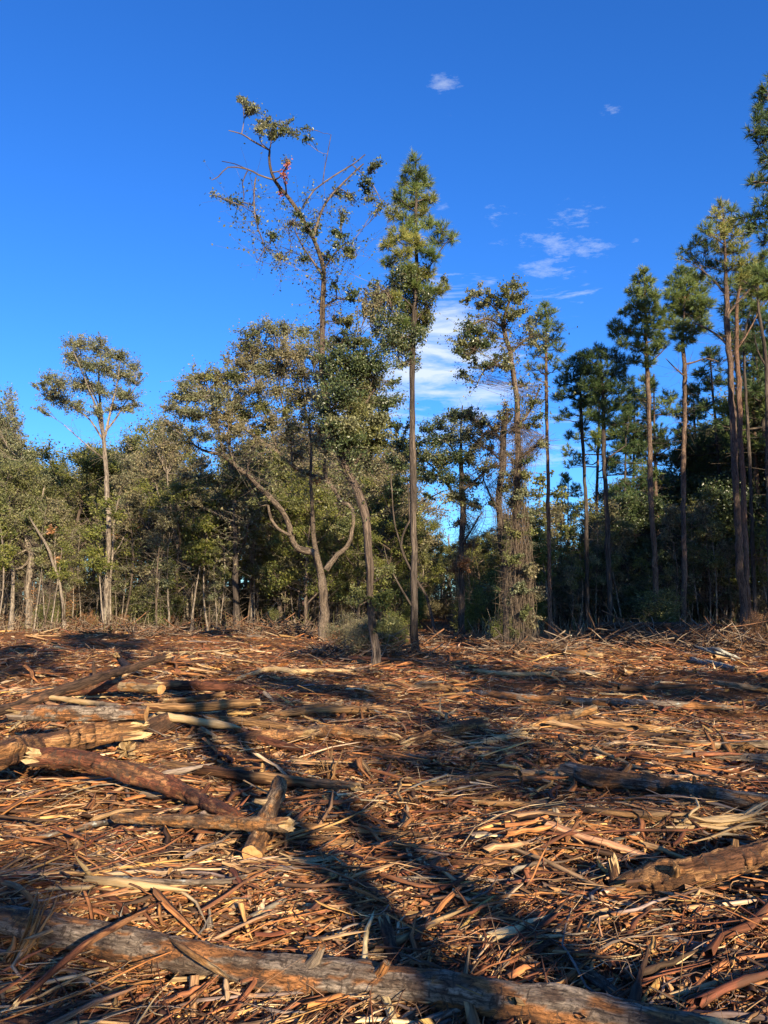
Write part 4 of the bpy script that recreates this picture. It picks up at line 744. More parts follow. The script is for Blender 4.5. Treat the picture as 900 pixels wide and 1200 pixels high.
# the far wood that closes every gap: one mass of leaves and stems
def far_wood():
    n = 26000; Y = rng.uniform(82, 125, n); px = rng.uniform(-420, 1320, n); x = (px-450)/F*Y
    top = (702-np.interp(px, [a for a, b in SKY], [b for a, b in SKY])-np.where((px > 480) & (px < 700), 0, 45))/F*Y
    top = np.clip(top, 5.5, 16)*(1+.10*np.sin(x*.9)+.08*np.sin(x*2.3+1)); z = .4+top*rng.uniform(0, 1, n)**.8
    n2 = 16000; Yb = rng.uniform(60, 82, n2); xb = (rng.uniform(-420, 1320, n2)-450)/F*Yb; ok = ~((np.abs((xb/Yb*F+450)-522) < 34)); xb, Yb = xb[ok], Yb[ok]; n2 = len(xb); zb = .4+rng.uniform(0, 1, n2)**1.3*(3.2+1.2*np.sin(xb*.8))
    x = np.concatenate([x, xb]); Y = np.concatenate([Y, Yb]); z = np.concatenate([z, zb]); n += n2
    V, Q = leaves(np.stack([x, Y, z], 1), .55, 0)
    m = 700; Y2 = rng.uniform(78, 120, m); x2 = (rng.uniform(-400, 1300, m)-450)/F*Y2; hh = rng.uniform(5, 10, m); t = np.linspace(0, 1, 4)[None, :]
    P = np.stack([x2[:, None]+rng.normal(0, .15, (m, 4)), np.broadcast_to(Y2[:, None], (m, 4)), .3+hh[:, None]*t], -1)
    V2, Q2, c2 = tubes(P, np.broadcast_to(np.linspace(.12, .05, 4), (m, 4))*rng.uniform(.5, 1.4, (m, 1)), 4, len(V))
    o = mk('far_wood', np.vstack([V, V2]), [Q, Q2], [M['olive'], M['yellow'], M['dark'], M['trunk_pale']], mi=np.concatenate([rng.choice([0, 1, 2], n, p=[.5, .2, .3]), np.full(len(Q2), 3)]), lc=np.vstack([V, c2]), smooth=False)
    tag(o, 'mass of distant woodland seen between the nearer trunks', 'woodland', kind='stuff')
far_wood()
# trees standing behind and beside the photographer: they cast the long shadows over the clearing
SH = [proto_broadleaf(15, 4.0, 'olive', 'trunk_mid', 'twig', .35, .2, 8, .5, 'shade_tree', sprayn=60), proto_broadleaf(15, 3.6, 'dark', 'trunk_mid', 'twig', 1.0, .24, 9, .5, 'shade_tree', sprayn=60)]
shade_pine = proto_pine(17, 'pine', 'trunk_pine', crown=.33); shade_pine.name = 'shade_pine'
SHADE = [(1, 4.7, -6.8, 16.5), (1, 6.4, -9, 17), (1, 2.3, -8, 12.5), (0, 8.6, -7.5, 10), (0, 13.5, -6, 13), (1, 18, -2, 17), (1, 22, 3, 16), (2, 15.5, 12.5, 15), (2, 19.5, 13.5, 16), (2, 24, 16, 17), (2, 27.5, 18, 17), (2, 21, 7, 17), (0, 26, 9, 18), (0, 31, 14, 18), (1, 27, 2, 18), (2, 33, 21, 18), (0, 2.2, -6.2, 4.6), (1, 34, 6, 18)]  # low tree close behind the camera is added to darken the lower left
for j, (k, x, y, h_) in enumerate(SHADE):
    o = (SH[0], shade_pine, SH[1])[k]; s = h_/(17 if k == 1 else 15)
    lab = 'tall pine standing outside the frame, its shadow falling into the clearing' if k == 1 else 'spreading tree standing outside the frame, its shadow falling into the clearing'
    g_ = 'trees outside the frame behind the photographer'
    loc = (x, y, float(H(x, y))-.1)
    if id(o) in USED: copy_tree(o, loc, (s, s, s), rng.uniform(0, 6), lab, g_)
    else: USED.add(id(o)); o.location = loc; o.scale = (s, s, s); o['label'] = lab; o['group'] = g_
print('forest done')
# ------------------------------------------------------------------ felled logs
LOGCOL = {'log_grey': ((.16, .12, .09), (.31, .25, .19), (.34, .15, .055), .45), 'log_tan': ((.17, .10, .055), (.34, .23, .13), (.36, .17, .06), .5), 'log_red': ((.085, .028, .016), (.19, .07, .035), (.32, .15, .065), .3),
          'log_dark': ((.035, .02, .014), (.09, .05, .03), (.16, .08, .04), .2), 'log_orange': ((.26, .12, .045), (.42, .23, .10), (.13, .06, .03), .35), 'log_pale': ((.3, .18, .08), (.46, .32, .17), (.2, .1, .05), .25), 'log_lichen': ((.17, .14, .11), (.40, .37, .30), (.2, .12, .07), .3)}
def cyl_noise(th, s, n, kmax, wmin, wmax):
    z = np.zeros(np.broadcast(th, s).shape)
    for i in range(n):
        w = math.exp(rng.uniform(math.log(wmin), math.log(wmax))); k = rng.integers(0, kmax+1); z = z+np.sin(k*th+rng.choice([-1, 1])*w*s+rng.uniform(0, 6.28)+1.3*np.sin(.5*w*s+2*th+i))*(wmin/w)**.35
    return z/z.std()
def make_log(label, pts, mat, lift=0.02, cut=(None, None), S=16, name='log', cat='log', group=None, dz=None, stubs=0, gn=.07, crack=0, world=None, step=.07):
    """pts: (px, py, width_px) centre line on the ground; dz: extra height per point; cut: 'saw', 'broken', None(tapered) per end"""
    P = []; Rr = []
    for i, p in enumerate(pts):
        e = dz[i] if dz else 0
        g = ground(p[0], p[1], lift+e); r = p[2]*.5/F*g[1]
        g = ground(p[0], p[1], lift+e+r*.8); P.append(g); Rr.append(r)
    P = np.array(P); Rr = np.array(Rr)
    hero = max(p[2] for p in pts) >= 13
    if hero: S = 40 if max(p[2] for p in pts) > 26 else 26; st = max(2*np.pi*Rr.mean()/S*1.4, np.linalg.norm(P[-1]-P[0])/150)
    else: st = max(step, np.linalg.norm(P[-1]-P[0])/50)
    P, Rr = resample(P, Rr, st)
    base = P[len(P)//2].copy(); base[2] = min(P[:, 2].min(), base[2])
    root = empty(name, tuple(base), label, cat, group); P = P-base
    P = P.copy(); w = Rr.mean()*.10; P[1:-1] += rng.normal(0, .35 if hero else 1, (len(P)-2, 3))*w*np.array([1, 1, .7])
    k = len(P); th = np.arange(S)/S*2*np.pi; ph = rng.uniform(0, 6, 6); s = np.arange(k)[:, None]*st/Rr.mean()
    rr = Rr[:, None]*(1+gn*(np.sin(2*th+ph[0]+s*.35)+.8*np.sin(3*th+ph[1]-s*.5)+.6*np.sin(5*th+ph[2]+s*.9)+.7*np.sin(s*1.2+ph[3]))+rng.normal(0, gn*(.04 if hero else .25), (k, S)))
    vcol = None
    if hero:
        sm = np.arange(k)[:, None]*st; rm = Rr.mean(); f1 = cyl_noise(th[None], sm, 22, 4, .25/rm, 2.2/rm); f2 = cyl_noise(th[None], sm, 26, 12, 1.2/rm, 5/rm); f3 = cyl_noise(th[None], sm, 20, 9, .2/rm, 1.5/rm)
        a_, b_, c_, amt = LOGCOL[mat]; m = f1+.35*f2 > np.quantile(f1+.35*f2, 1-amt); rr = rr*(1+.018*f2+.02*f3)*np.where(m, .93, 1)
        t_ = np.clip(.5+.3*f2+.2*f3, 0, 1)[..., None]; vcol = np.array(a_)*(1-t_)+np.array(b_)*t_; pc = np.array(c_)*(.75+.35*np.clip(f3[..., None]*.5+.5, 0, 1.3)); vcol = np.where(m[..., None], pc, vcol)
    for e in (0, 1):
        if cut[e] is None:
            q = np.linspace(.35, 1, 4); ii = range(4) if e == 0 else range(k-1, k-5, -1)
            for a, j in zip(q, ii): rr[j] *= a
    V, Q, lc = tubes(P[None], rr[None], S)
    V3 = V.reshape(k, S, 3)
    for e in (0, 1):
        if cut[e] == 'broken':
            d = unit(P[0]-P[1]) if e == 0 else unit(P[-1]-P[-2]); V3[0 if e == 0 else -1] += d[None]*rng.uniform(-.6, 2.2, (S, 1))*Rr.mean()
    V = V3.reshape(-1, 3)
    mk('bark', V, Q, [M['hero' if hero else mat]], lc=lc, parent=root, col=vcol.reshape(-1, 3) if hero else None)
    for e in (0, 1):
        ring = V3[0 if e == 0 else -1]; d = unit(P[0]-P[1]) if e == 0 else unit(P[-1]-P[-2]); c = ring.mean(0)
        if cut[e] == 'broken':
            ins = c+(ring-c)*.8-d*Rr.mean()*.5; ctr = c+d*Rr.mean()*rng.uniform(-.2, .8)
            Vv = np.vstack([ring, c+(ring-c)*.55+d*rng.uniform(-.5, 1.6, (S, 1))*Rr.mean(), ctr[None]])
        else:
            Vv = np.vstack([ring*1.0, c+(ring-c)*.5+d*.004+rng.normal(0, .0015, (S, 3)), (c+d*.006)[None]])
        i = np.arange(S); i2 = (i+1) % S
        q_ = np.stack([i, i2, S+i2, S+i], 1); t_ = np.stack([S+i, S+i2, np.full(S, 2*S)], 1)
        mk('cut_end' if cut[e] == 'saw' else 'broken_end', Vv, [q_, t_], [M['end'] if cut[e] == 'saw' else M['log_pale']], lc=Vv*1.0, parent=root, smooth=False)
    for q in range(stubs):
        j = rng.integers(2, k-2); a = rng.uniform(.2, 2.9); t = unit(P[j+1]-P[j-1]); sd_ = unit(np.cross(t, [0, 0, 1.])); up = np.cross(sd_, t)
        d = sd_*math.cos(a)+up*math.sin(a)+t*.6; L_ = Rr[j]*rng.uniform(1.3, 2.1)
        PP_ = P[j]+d*np.linspace(.6*Rr[j], L_, 5)[:, None]; rs = Rr[j]*np.array([.5, .36, .3, .26, .22])
        V2, Q2, c2 = tubes(PP_[None], rs[None], 8); n2 = len(V2); V2 = np.vstack([V2, PP_[-1:]+d*.002]); i = np.arange(8)
        T2 = np.stack([n2-8+i, n2-8+(i+1) % 8, np.full(8, n2)], 1); mk('branch_stub', V2, [Q2, T2], [M[mat]], lc=np.vstack([c2, c2[-1:]]), parent=root)
    return root
def bundle(label, c, w, L0, yaw, n, mat='log_pale', pitch=.1, fan=.25, zo=.05, cat='splintered wood', name='splintered_stump', thick=.012):
    """a sheaf of split, torn shards"""
    g = ground(c[0], c[1], zo); root = empty(name, tuple(g), label, cat)
    for i in range(n):
        yw = yaw+rng.normal(0, fan); pt = pitch+rng.normal(0, fan*.5); L_ = L0*rng.uniform(.5, 1.2); d = np.array([math.cos(yw)*math.cos(pt), math.sin(yw)*math.cos(pt), math.sin(pt)])
        s = np.array([rng.normal(0, w*.3), rng.normal(0, w*.35), rng.normal(0, w*.18)+.02]); t = np.linspace(-.5, .5, 6)[:, None]
        P = s+d*L_*t+np.array([0, 0, 1])*rng.normal(0, .02)*(t*4)**2*.5+rng.normal(0, .006, (6, 3))
        r = thick*rng.uniform(.6, 1.8)*np.array([.5, 1, 1.1, 1, .7, .12]); V, Q, lc = tubes(P[None], r[None], 5, flat=np.array([.45]))
        mk('shard', V, Q, [M[mat]], lc=lc, parent=root, smooth=False)
    return root
S_, B_ = 'saw', 'broken'
make_log('long mottled grey and orange log lying right across the bottom foreground', [(-60, 1062, 34), (0, 1078, 34), (110, 1100, 34), (200, 1118, 35), (300, 1136, 37), (400, 1148, 39), (520, 1162, 40), (600, 1176, 44), (700, 1192, 46), (830, 1222, 48)], 'log_grey', .05, (B_, B_), S=24, stubs=2, gn=.05, step=.04)
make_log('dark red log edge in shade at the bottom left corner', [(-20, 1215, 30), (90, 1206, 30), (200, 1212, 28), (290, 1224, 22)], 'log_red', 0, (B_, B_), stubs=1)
make_log('short pale log standing out of the slash, propped under a crossing limb', [(328, 916, 17), (322, 935, 20), (310, 965, 22), (295, 1003, 22)], 'log_tan', .06, (S_, S_), dz=[.22, .16, .10, .02], stubs=1, name='short_log')
make_log('grey brown limb crossing over the short pale log', [(130, 958, 9), (200, 961, 14), (260, 964, 15), (333, 967, 16)], 'log_tan', .12, (None, B_), dz=[0, .02, .08, .13])
make_log('thin pale limb carrying on right of the short pale log', [(336, 965, 7), (400, 972, 7), (470, 976, 6), (520, 984, 4)], 'log_orange', .06, (B_, None))
make_log('glossy red brown log slanting down to the right below the left pile', [(48, 888, 18), (90, 889, 21), (125, 898, 21), (180, 915, 20), (222, 931, 18), (262, 950, 15), (286, 960, 10)], 'log_red', .12, (B_, None), dz=[.15, .15, .12, .08, .03, 0, 0], stubs=3)
make_log('thick yellow splintered log at the left edge of the pile', [(-40, 896, 26), (0, 885, 27), (40, 874, 26), (70, 868, 25), (110, 860, 24), (146, 857, 20)], 'log_orange', .15, (B_, B_), dz=[.1, .1, .12, .12, .08, .04], gn=.12)
make_log('grey barked log with a bright round sawn end on the left pile', [(28, 836, 15), (60, 835, 16), (95, 836, 16.5), (140, 836, 17), (172, 836, 17)], 'log_grey', .3, (B_, S_), dz=[.05, .06, .08, .1, .1])
make_log('dark log butt just right of the round sawn end', [(168, 862, 22), (180, 856, 26), (190, 850, 26), (198, 846, 24)], 'log_dark', .0, (B_, S_), dz=[.05, .05, .05, .05])  # butt in the dark bark colour, sawn at its right end
make_log('short thick stub under the bright sawn end', [(150, 878, 20), (162, 866, 22), (174, 856, 22)], 'log_tan', .0, (B_, B_))
make_log('orange peeled log running right from the bright sawn end', [(178, 829, 9), (220, 829, 10), (260, 826, 11), (298, 823, 8)], 'log_orange', .15, (B_, B_), dz=[.1, .08, .05, 0])
make_log('yellow split pole below the orange peeled log', [(192, 839, 8), (225, 844, 9), (255, 849, 9), (282, 853, 6)], 'log_pale', .15, (B_, None), dz=[.06, .04, 0, 0])
make_log('brown pole lying under the yellow split pole', [(205, 838, 6), (260, 843, 8), (320, 850, 9), (352, 853, 7)], 'log_orange', .04, (B_, None))
make_log('long dark pole leaning up to the right over the left pile', [(-20, 839, 12), (0, 833, 12), (55, 815, 12), (111, 796, 11), (150, 784, 9), (194, 770, 6)], 'log_dark', .3, (B_, B_), dz=[0, .05, .12, .18, .22, .28])
make_log('short black stub poking out above the long dark pole', [(137, 769, 6), (143, 775, 7), (152, 784, 7)], 'log_dark', .15, (B_, B_), dz=[.25, .2, .12])
make_log('thin dark upright stub in the left pile', [(110, 776, 3), (110, 786, 4), (109, 798, 4)], 'log_dark', .05, (B_, B_), dz=[.35, .22, .05])
make_log('mid brown log half hidden behind the leaning dark pole', [(70, 812, 12), (110, 806, 13), (140, 803, 13), (170, 801, 11)], 'log_red', .14, (B_, B_), dz=[.05, .08, .08, .05])
make_log('brown log whose small round sawn end faces right above the pile', [(140, 804, 10), (165, 806, 11), (189, 808, 12)], 'log_tan', .18, (B_, S_), dz=[.05, .06, .06])
make_log('dark red log stretching right behind the small round sawn end', [(195, 803, 10), (230, 803, 11), (265, 806, 10), (302, 806, 6)], 'log_red', .08, (B_, None), dz=[.06, .05, .03, 0])
make_log('pale yellow stick leaning over the grey log with the bright sawn end', [(52, 816, 5), (80, 820, 6), (110, 824, 6), (139, 828, 6)], 'log_pale', .35, (B_, B_), dz=[.1, .1, .1, .1], name='stick', cat='stick')
make_log('long bent pale branch lying in the sunny middle left', [(275, 797, 4), (300, 788, 5), (322, 784, 6), (350, 787, 6), (380, 786, 5), (412, 786, 4)], 'log_pale', .05, (None, B_), name='branch', cat='branch')
make_log('straight orange pole behind the peeled orange log', [(196, 822, 6), (230, 819, 7), (258, 814, 6)], 'log_orange', .15, (B_, B_))
make_log('long brown pole in the middle left, upper one of two lying parallel', [(290, 843, 5), (330, 836, 6), (370, 829, 7), (400, 825, 5)], 'log_tan', .05, (None, B_))
make_log('long orange pole in the middle left, lower one of two lying parallel', [(320, 838, 6), (370, 833, 8), (420, 832, 9), (470, 833, 8)], 'log_orange', .05, (B_, B_))
make_log('curved red brown pole sagging in the middle left', [(278, 854, 7), (305, 866, 8), (340, 875, 8), (375, 878, 8), (404, 877, 6)], 'log_red', .07, (B_, None), name='curved_pole')
make_log('stubby orange log with a torn end, middle left', [(262, 868, 12), (290, 866, 14), (318, 862, 14), (352, 862, 12)], 'log_orange', .04, (B_, B_))
make_log('wide tan log right of the stubby torn one', [(350, 858, 12), (385, 857, 13), (425, 860, 12), (455, 862, 9)], 'log_tan', .03, (B_, B_))
make_log('long pale yellow log across the middle left with its left end dark', [(195, 896, 9), (235, 902, 11), (270, 907, 12), (310, 912, 12), (360, 917, 11), (416, 922, 9)], 'log_orange', .08, (B_, B_))
make_log('short orange log in front of the dark butt', [(158, 880, 13), (185, 877, 14), (214, 876, 12)], 'log_orange', .03, (B_, B_))
make_log('orange chunk of log in the left foreground of the pile', [(145, 900, 14), (180, 903, 16), (215, 908, 14)], 'log_orange', .02, (B_, B_), gn=.12)
make_log('long yellow limb in the centre distance', [(455, 805, 6), (490, 806, 7), (537, 807, 5)], 'log_orange', .04, (B_, B_))
make_log('very long pale grey log in the right middle distance', [(548, 811, 6), (600, 816, 8), (660, 821, 9), (710, 823, 9), (775, 826, 9), (870, 829, 6)], 'log_grey', .05, (B_, None))
make_log('bright log leaning up to the right in the centre', [(628, 851, 8), (650, 844, 9), (672, 838, 9), (697, 830, 9)], 'log_tan', .05, (B_, S_), dz=[0, .05, .1, .15])
make_log('orange brown log right of the bright leaning one', [(668, 849, 9), (700, 850, 11), (735, 852, 11), (778, 856, 9)], 'log_orange', .05, (B_, B_))
make_log('torn orange root log in the centre', [(488, 868, 12), (510, 862, 15), (535, 854, 16), (557, 848, 13)], 'log_orange', .05, (B_, B_), gn=.12)
make_log('thin split plank in front of the torn root log', [(516, 869, 6), (545, 872, 8), (575, 868, 8), (612, 860, 6)], 'log_pale', .05, (B_, B_), name='split_plank', cat='plank')
make_log('big grey log with a dark hollow left end, right of centre', [(676, 905, 20), (700, 911, 21), (750, 917, 19), (800, 925, 17), (850, 934, 16), (930, 946, 14)], 'log_grey', .08, (B_, B_), stubs=2)
make_log('pale brown log left of the hollow grey log', [(486, 925, 6), (520, 919, 9), (555, 912, 10), (610, 908, 10), (664, 905, 9)], 'log_tan', .05, (None, B_))
make_log('tan log at the right edge, upper of two', [(778, 870, 8), (820, 874, 10), (860, 873, 10), (920, 873, 9)], 'log_tan', .05, (B_, B_))
make_log('tan log at the right edge, lower of two', [(760, 880, 6), (820, 884, 10), (870, 888, 10), (930, 890, 10)], 'log_grey', .04, (None, B_))
make_log('bright thin stick slanting down right of centre', [(697, 878, 4), (725, 890, 4), (762, 906, 4)], 'log_pale', .08, (B_, B_), name='stick', cat='stick')
make_log('heavy orange log rising to the right edge in the right foreground', [(742, 1036, 28), (775, 1030, 30), (810, 1024, 30), (860, 1010, 28), (940, 985, 26)], 'log_orange', .05, (B_, B_), dz=[0, .03, .06, .1, .14], gn=.1, stubs=2)
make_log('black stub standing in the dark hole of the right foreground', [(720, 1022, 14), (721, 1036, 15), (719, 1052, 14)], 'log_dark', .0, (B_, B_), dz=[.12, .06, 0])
make_log('broken brown log left of the dark hole', [(515, 1012, 16), (560, 1018, 20), (610, 1024, 22), (680, 1026, 16)], 'log_orange', .0, (B_, B_), gn=.14)
make_log('lichen-spotted white grey branch in the lower right foreground', [(669, 1127, 10), (690, 1142, 14), (712, 1158, 14), (735, 1176, 10)], 'log_lichen', .06, (B_, B_), name='branch', cat='branch', stubs=1)
make_log('smooth pale forked stick at the lower right', [(745, 1174, 4), (785, 1166, 6), (822, 1158, 7), (860, 1146, 6), (920, 1126, 5)], 'log_pale', .09, (None, B_), name='stick', cat='stick')
make_log('long pale curved root at the bottom right corner', [(780, 1180, 6), (810, 1172, 9), (845, 1172, 10), (880, 1180, 9), (930, 1190, 8)], 'log_tan', .06, (None, B_), name='root', cat='root')
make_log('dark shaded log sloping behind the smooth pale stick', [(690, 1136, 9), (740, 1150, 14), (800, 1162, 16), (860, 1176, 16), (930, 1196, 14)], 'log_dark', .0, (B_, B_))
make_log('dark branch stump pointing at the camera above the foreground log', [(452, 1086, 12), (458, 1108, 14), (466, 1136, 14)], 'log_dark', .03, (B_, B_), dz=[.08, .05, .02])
make_log('grey thin pole crossing the left foreground under the slanting limb', [(-20, 990, 4), (30, 984, 5), (70, 976, 5), (110, 966, 6), (150, 961, 5), (200, 962, 4)], 'log_grey', .08, (B_, None), name='pole', cat='pole')
make_log('long grey pole in the left foreground above the foreground log', [(90, 1020, 4), (150, 1030, 6), (215, 1034, 6), (270, 1032, 6), (306, 1022, 4)], 'log_grey', .1, (None, B_), name='pole', cat='pole')
make_log('dark curved branch climbing over the left end of the foreground log', [(24, 1172, 6), (60, 1140, 8), (98, 1108, 8), (140, 1084, 7), (190, 1056, 4)], 'log_red', .2, (B_, None), name='branch', cat='branch', dz=[0, .05, .1, .05, 0])
make_log('pale bent stick lying over the middle of the foreground log', [(196, 1098, 4), (215, 1112, 6), (240, 1128, 7), (262, 1142, 6), (280, 1152, 3)], 'log_tan', .17, (None, None), name='stick', cat='stick', dz=[0, .08, .08, 0, 0])
make_log('yellow split stake, upper of two in the left foreground', [(104, 1030, 7), (140, 1034, 10), (190, 1040, 9), (222, 1044, 4)], 'log_pale', .1, (B_, None), name='stake', cat='stake')
make_log('thin yellow stake, lower of two in the left foreground', [(54, 1042, 4), (80, 1041, 5), (106, 1040, 4)], 'log_pale', .1, (None, B_), name='stake', cat='stake')
make_log('yellow stake standing up aslant in the left foreground', [(88, 1002, 3), (98, 1016, 6), (112, 1032, 6)], 'log_pale', .05, (None, B_), name='stake', cat='stake', dz=[.2, .1, 0])
make_log('reddish root sloping down left of the yellow stakes', [(108, 1032, 6), (128, 1050, 9), (150, 1070, 8)], 'log_red', .05, (B_, B_), name='root', cat='root')
make_log('orange brown log in half shade right of the crossing limb', [(345, 985, 10), (390, 988, 12), (430, 992, 10)], 'log_orange', .03, (B_, B_))
make_log('long dim brown log in the right foreground shade', [(480, 1080, 8), (560, 1088, 12), (650, 1096, 12), (740, 1100, 9)], 'log_tan', .0, (None, B_))
make_log('long orange pole in the right middle ground', [(560, 940, 5), (620, 944, 7), (700, 950, 7), (790, 962, 5)], 'log_orange', .05, (B_, B_), name='pole', cat='pole')
make_log('pale strip of wood in front of the lane', [(558, 786, 4), (600, 790, 5), (650, 789, 4)], 'log_pale', .05, (B_, B_), name='split_plank', cat='plank')
make_log('curved grey root near the right edge of the clearing', [(822, 762, 3), (838, 760, 4), (850, 765, 4), (868, 772, 3)], 'log_lichen', .1, (None, None), name='root', cat='root', dz=[.2, .3, .2, 0])
make_log('whitened dead branch at the right rear of the clearing', [(815, 757, 3), (834, 764, 4), (850, 768, 4), (862, 774, 2)], 'log_lichen', .1, (None, None), name='branch', cat='branch', dz=[.3, .2, .1, 0])
for k_, (p, q) in enumerate([((812, 773), (862, 784)), ((640, 762), (700, 768)), ((430, 806), (470, 800)), ((840, 800), (905, 810)), ((630, 782), (700, 790))]):
    make_log(['low pale log at the right rear', 'low pale log right of the vine-wrapped trees', 'orange log in the centre behind the clearing', 'brown log by the right edge, mid distance', 'tan log in the right middle distance'][k_], [(p[0], p[1], 6), ((p[0]+q[0])/2, (p[1]+q[1])/2, 7), (q[0], q[1], 5)], ['log_lichen', 'log_tan', 'log_orange', 'log_tan', 'log_grey'][k_], .05, (B_, B_))
bundle('sheaf of torn yellow shards in sun and shade above the foreground log', (360, 1018), .1, .55, R(-4), 16)
bundle('shredded fibrous stub standing over the left end of the foreground log', (38, 1104), .09, .42, R(75), 18, 'log_tan', 1.0, .3, .12, thick=.006)
bundle('starburst of orange splinters in the middle left', (388, 905), .16, .5, R(100), 18, 'log_orange', .6, .8, .05, thick=.013)
bundle('pair of pale shards leaning in a V in the centre', (518, 842), .12, .7, R(35), 5, 'log_pale', .3, .7, .08, thick=.022)
bundle('big yellow slab of splintered wood near the right edge', (845, 968), .12, .75, R(8), 12, 'log_pale', .1, .12, .05, thick=.016)
bundle('torn orange stump fibres left of the slanting red brown log', (58, 884), .2, .7, R(10), 14, 'log_orange', .3, .5, .25, thick=.016)
bundle('pale torn fibres at the head of the leaning centre log', (600, 862), .15, .6, R(20), 9, 'log_pale', .15, .4, .05, thick=.014)
bundle('fan of tan roots at the right edge, middle distance', (868, 760), .5, 1.8, R(150), 14, 'log_tan', .5, .8, .2, thick=.02)
bundle('orange splinters scattered round the dark hole', (700, 1052), .15, .35, R(30), 10, 'log_orange', .15, .8, .04, thick=.009)
def log_stack(cx, Y, n, L0, label, group, h0=.25):
    for i in range(n):
        row = i % 4; lev = i//4; x = cx+rng.normal(0, .25); r = rng.uniform(.08, .13); y = Y-.5+row*.3+lev*.1; z = float(H(x, y))+.1+lev*.22
        P = np.array([[x-L0/2, y, z+rng.normal(0, .05)], [x, y+rng.normal(0, .1), z+.04], [x+L0/2, y+rng.normal(0, .2), z+rng.normal(0, .05)]]); b = P[1].copy()
        P_, r_ = resample(P-b, np.array([r, r, r*.7]), .3); V, Q, lc = tubes(P_[None], r_[None], 9)
        root = empty('log', tuple(b), label.replace('#', ['bottom', 'second', 'third', 'top'][min(3, lev)]).replace('@', ['front', 'next to front', 'next to back', 'back'][row]), 'log', group)
        mk('bark', V, Q, [M['log_dark' if rng.random() < .6 else 'log_red']], lc=lc, parent=root)
        for e in (0, 1):
            ring = V[:9] if e == 0 else V[-9:]; c = ring.mean(0)+np.array([-.01 if e == 0 else .01, 0, 0]); Vv = np.vstack([ring, c[None]]); i_ = np.arange(9)
            mk('cut_end', Vv, np.stack([i_, (i_+1) % 9, np.full(9, 9)], 1), [M['end']], parent=root)
log_stack((223-450)/F*48, 47, 15, 3.6, 'dark log, # layer, @ row of the stack by the forking oak', 'logs stacked at the left forest edge')
log_stack((765-450)/F*32, 31.5, 8, 5.0, 'dark log, # layer, @ row of the heap under the right pines', 'logs heaped under the right pines')
def brush_pile(px, py, wid, hgt, n, label, key='col'):
    g = ground(px, py, 0); root = empty('brush_pile', tuple(g), label, 'brush pile', 'brush piles along the forest edge'); t = np.linspace(-.5, .5, 7)[None, :]
    c = rng.normal(0, 1, (n, 2))*np.array([wid*.35, wid*.18]); yaw = rng.uniform(0, 6.28, n); L_ = rng.uniform(.25, .9, n)*wid*.7; pt = rng.normal(0, .45, n); zz = np.abs(rng.normal(0, hgt*.3, n))*np.exp(-(c[:, 0]/wid/.5)**2)+.05
    b = rng.normal(0, .25, (n, 1))*(4*t**2-.3); x = c[:, :1]+L_[:, None]*(t*np.cos(yaw)[:, None]-b*np.sin(yaw)[:, None]); y = c[:, 1:]+L_[:, None]*(t*np.sin(yaw)[:, None]+b*np.cos(yaw)[:, None])
    z = np.maximum(zz[:, None]+L_[:, None]*t*np.sin(pt)[:, None]+.1*L_[:, None]*np.abs(b), .01)+H(g[0]+x, g[1]+y)-g[2]
    V, Q, lc = tubes(np.stack([x, y, z], -1), np.broadcast_to(np.linspace(.012, .005, 7), (n, 7))*rng.uniform(.5, 2.2, (n, 1))*g[1]/25, 3)
    cl = np.repeat(np.array([(.2, .15, .11), (.30, .23, .16), (.10, .06, .04), (.24, .12, .06)])[rng.integers(0, 4, n)], 21, axis=0)
    mk('tangled_branches', V, Q, [M[key]], lc=lc, col=cl, parent=root)['kind'] = 'stuff'
for a_ in [(868, 768, 3.2, 1.0, 260, 'tangled grey brush by the feet of the two tallest pines'), (640, 766, 2.0, .5, 120, 'loose brown brush at the foot of the slender red-stemmed pine'), (585, 766, 1.8, .5, 120, 'brown brush left of the vine-wrapped trees'), (455, 770, 2.2, .8, 150, 'leafless brush between the tall half-bare tree and the middle pine'),
           (410, 768, 2.4, .7, 150, 'tangled twigs left of the foot of the tall half-bare tree'), (300, 742, 4, .9, 160, 'orange brown brush right of the dark straight trunk'), (245, 736, 3.5, .8, 140, 'brush just right of the log stack by the forking oak'), (140, 740, 3.2, .7, 140, 'fallen twigs around the lone pale-trunked tree'), (90, 738, 3, .8, 120, 'brush between the bent stem and the lone pale-trunked tree'),
           (20, 736, 4, .8, 140, 'brush below the gnarled pale tree at the far left'), (345, 745, 3, .8, 120, 'brush left of the leaning oak'), (720, 756, 4, .7, 180, 'dark brush in shade below the broad dark pine'), (800, 755, 3.6, .9, 180, 'dark brush in shade below the tufted pine'), (555, 738, 3.2, .6, 110, 'sunlit brush beside the cleared lane'), (520, 752, 2.2, .35, 80, 'low brush in the mouth of the cleared lane'), (185, 745, 3, .5, 110, 'low brush in front of the log stack')]: brush_pile(*a_)
print('logs done')

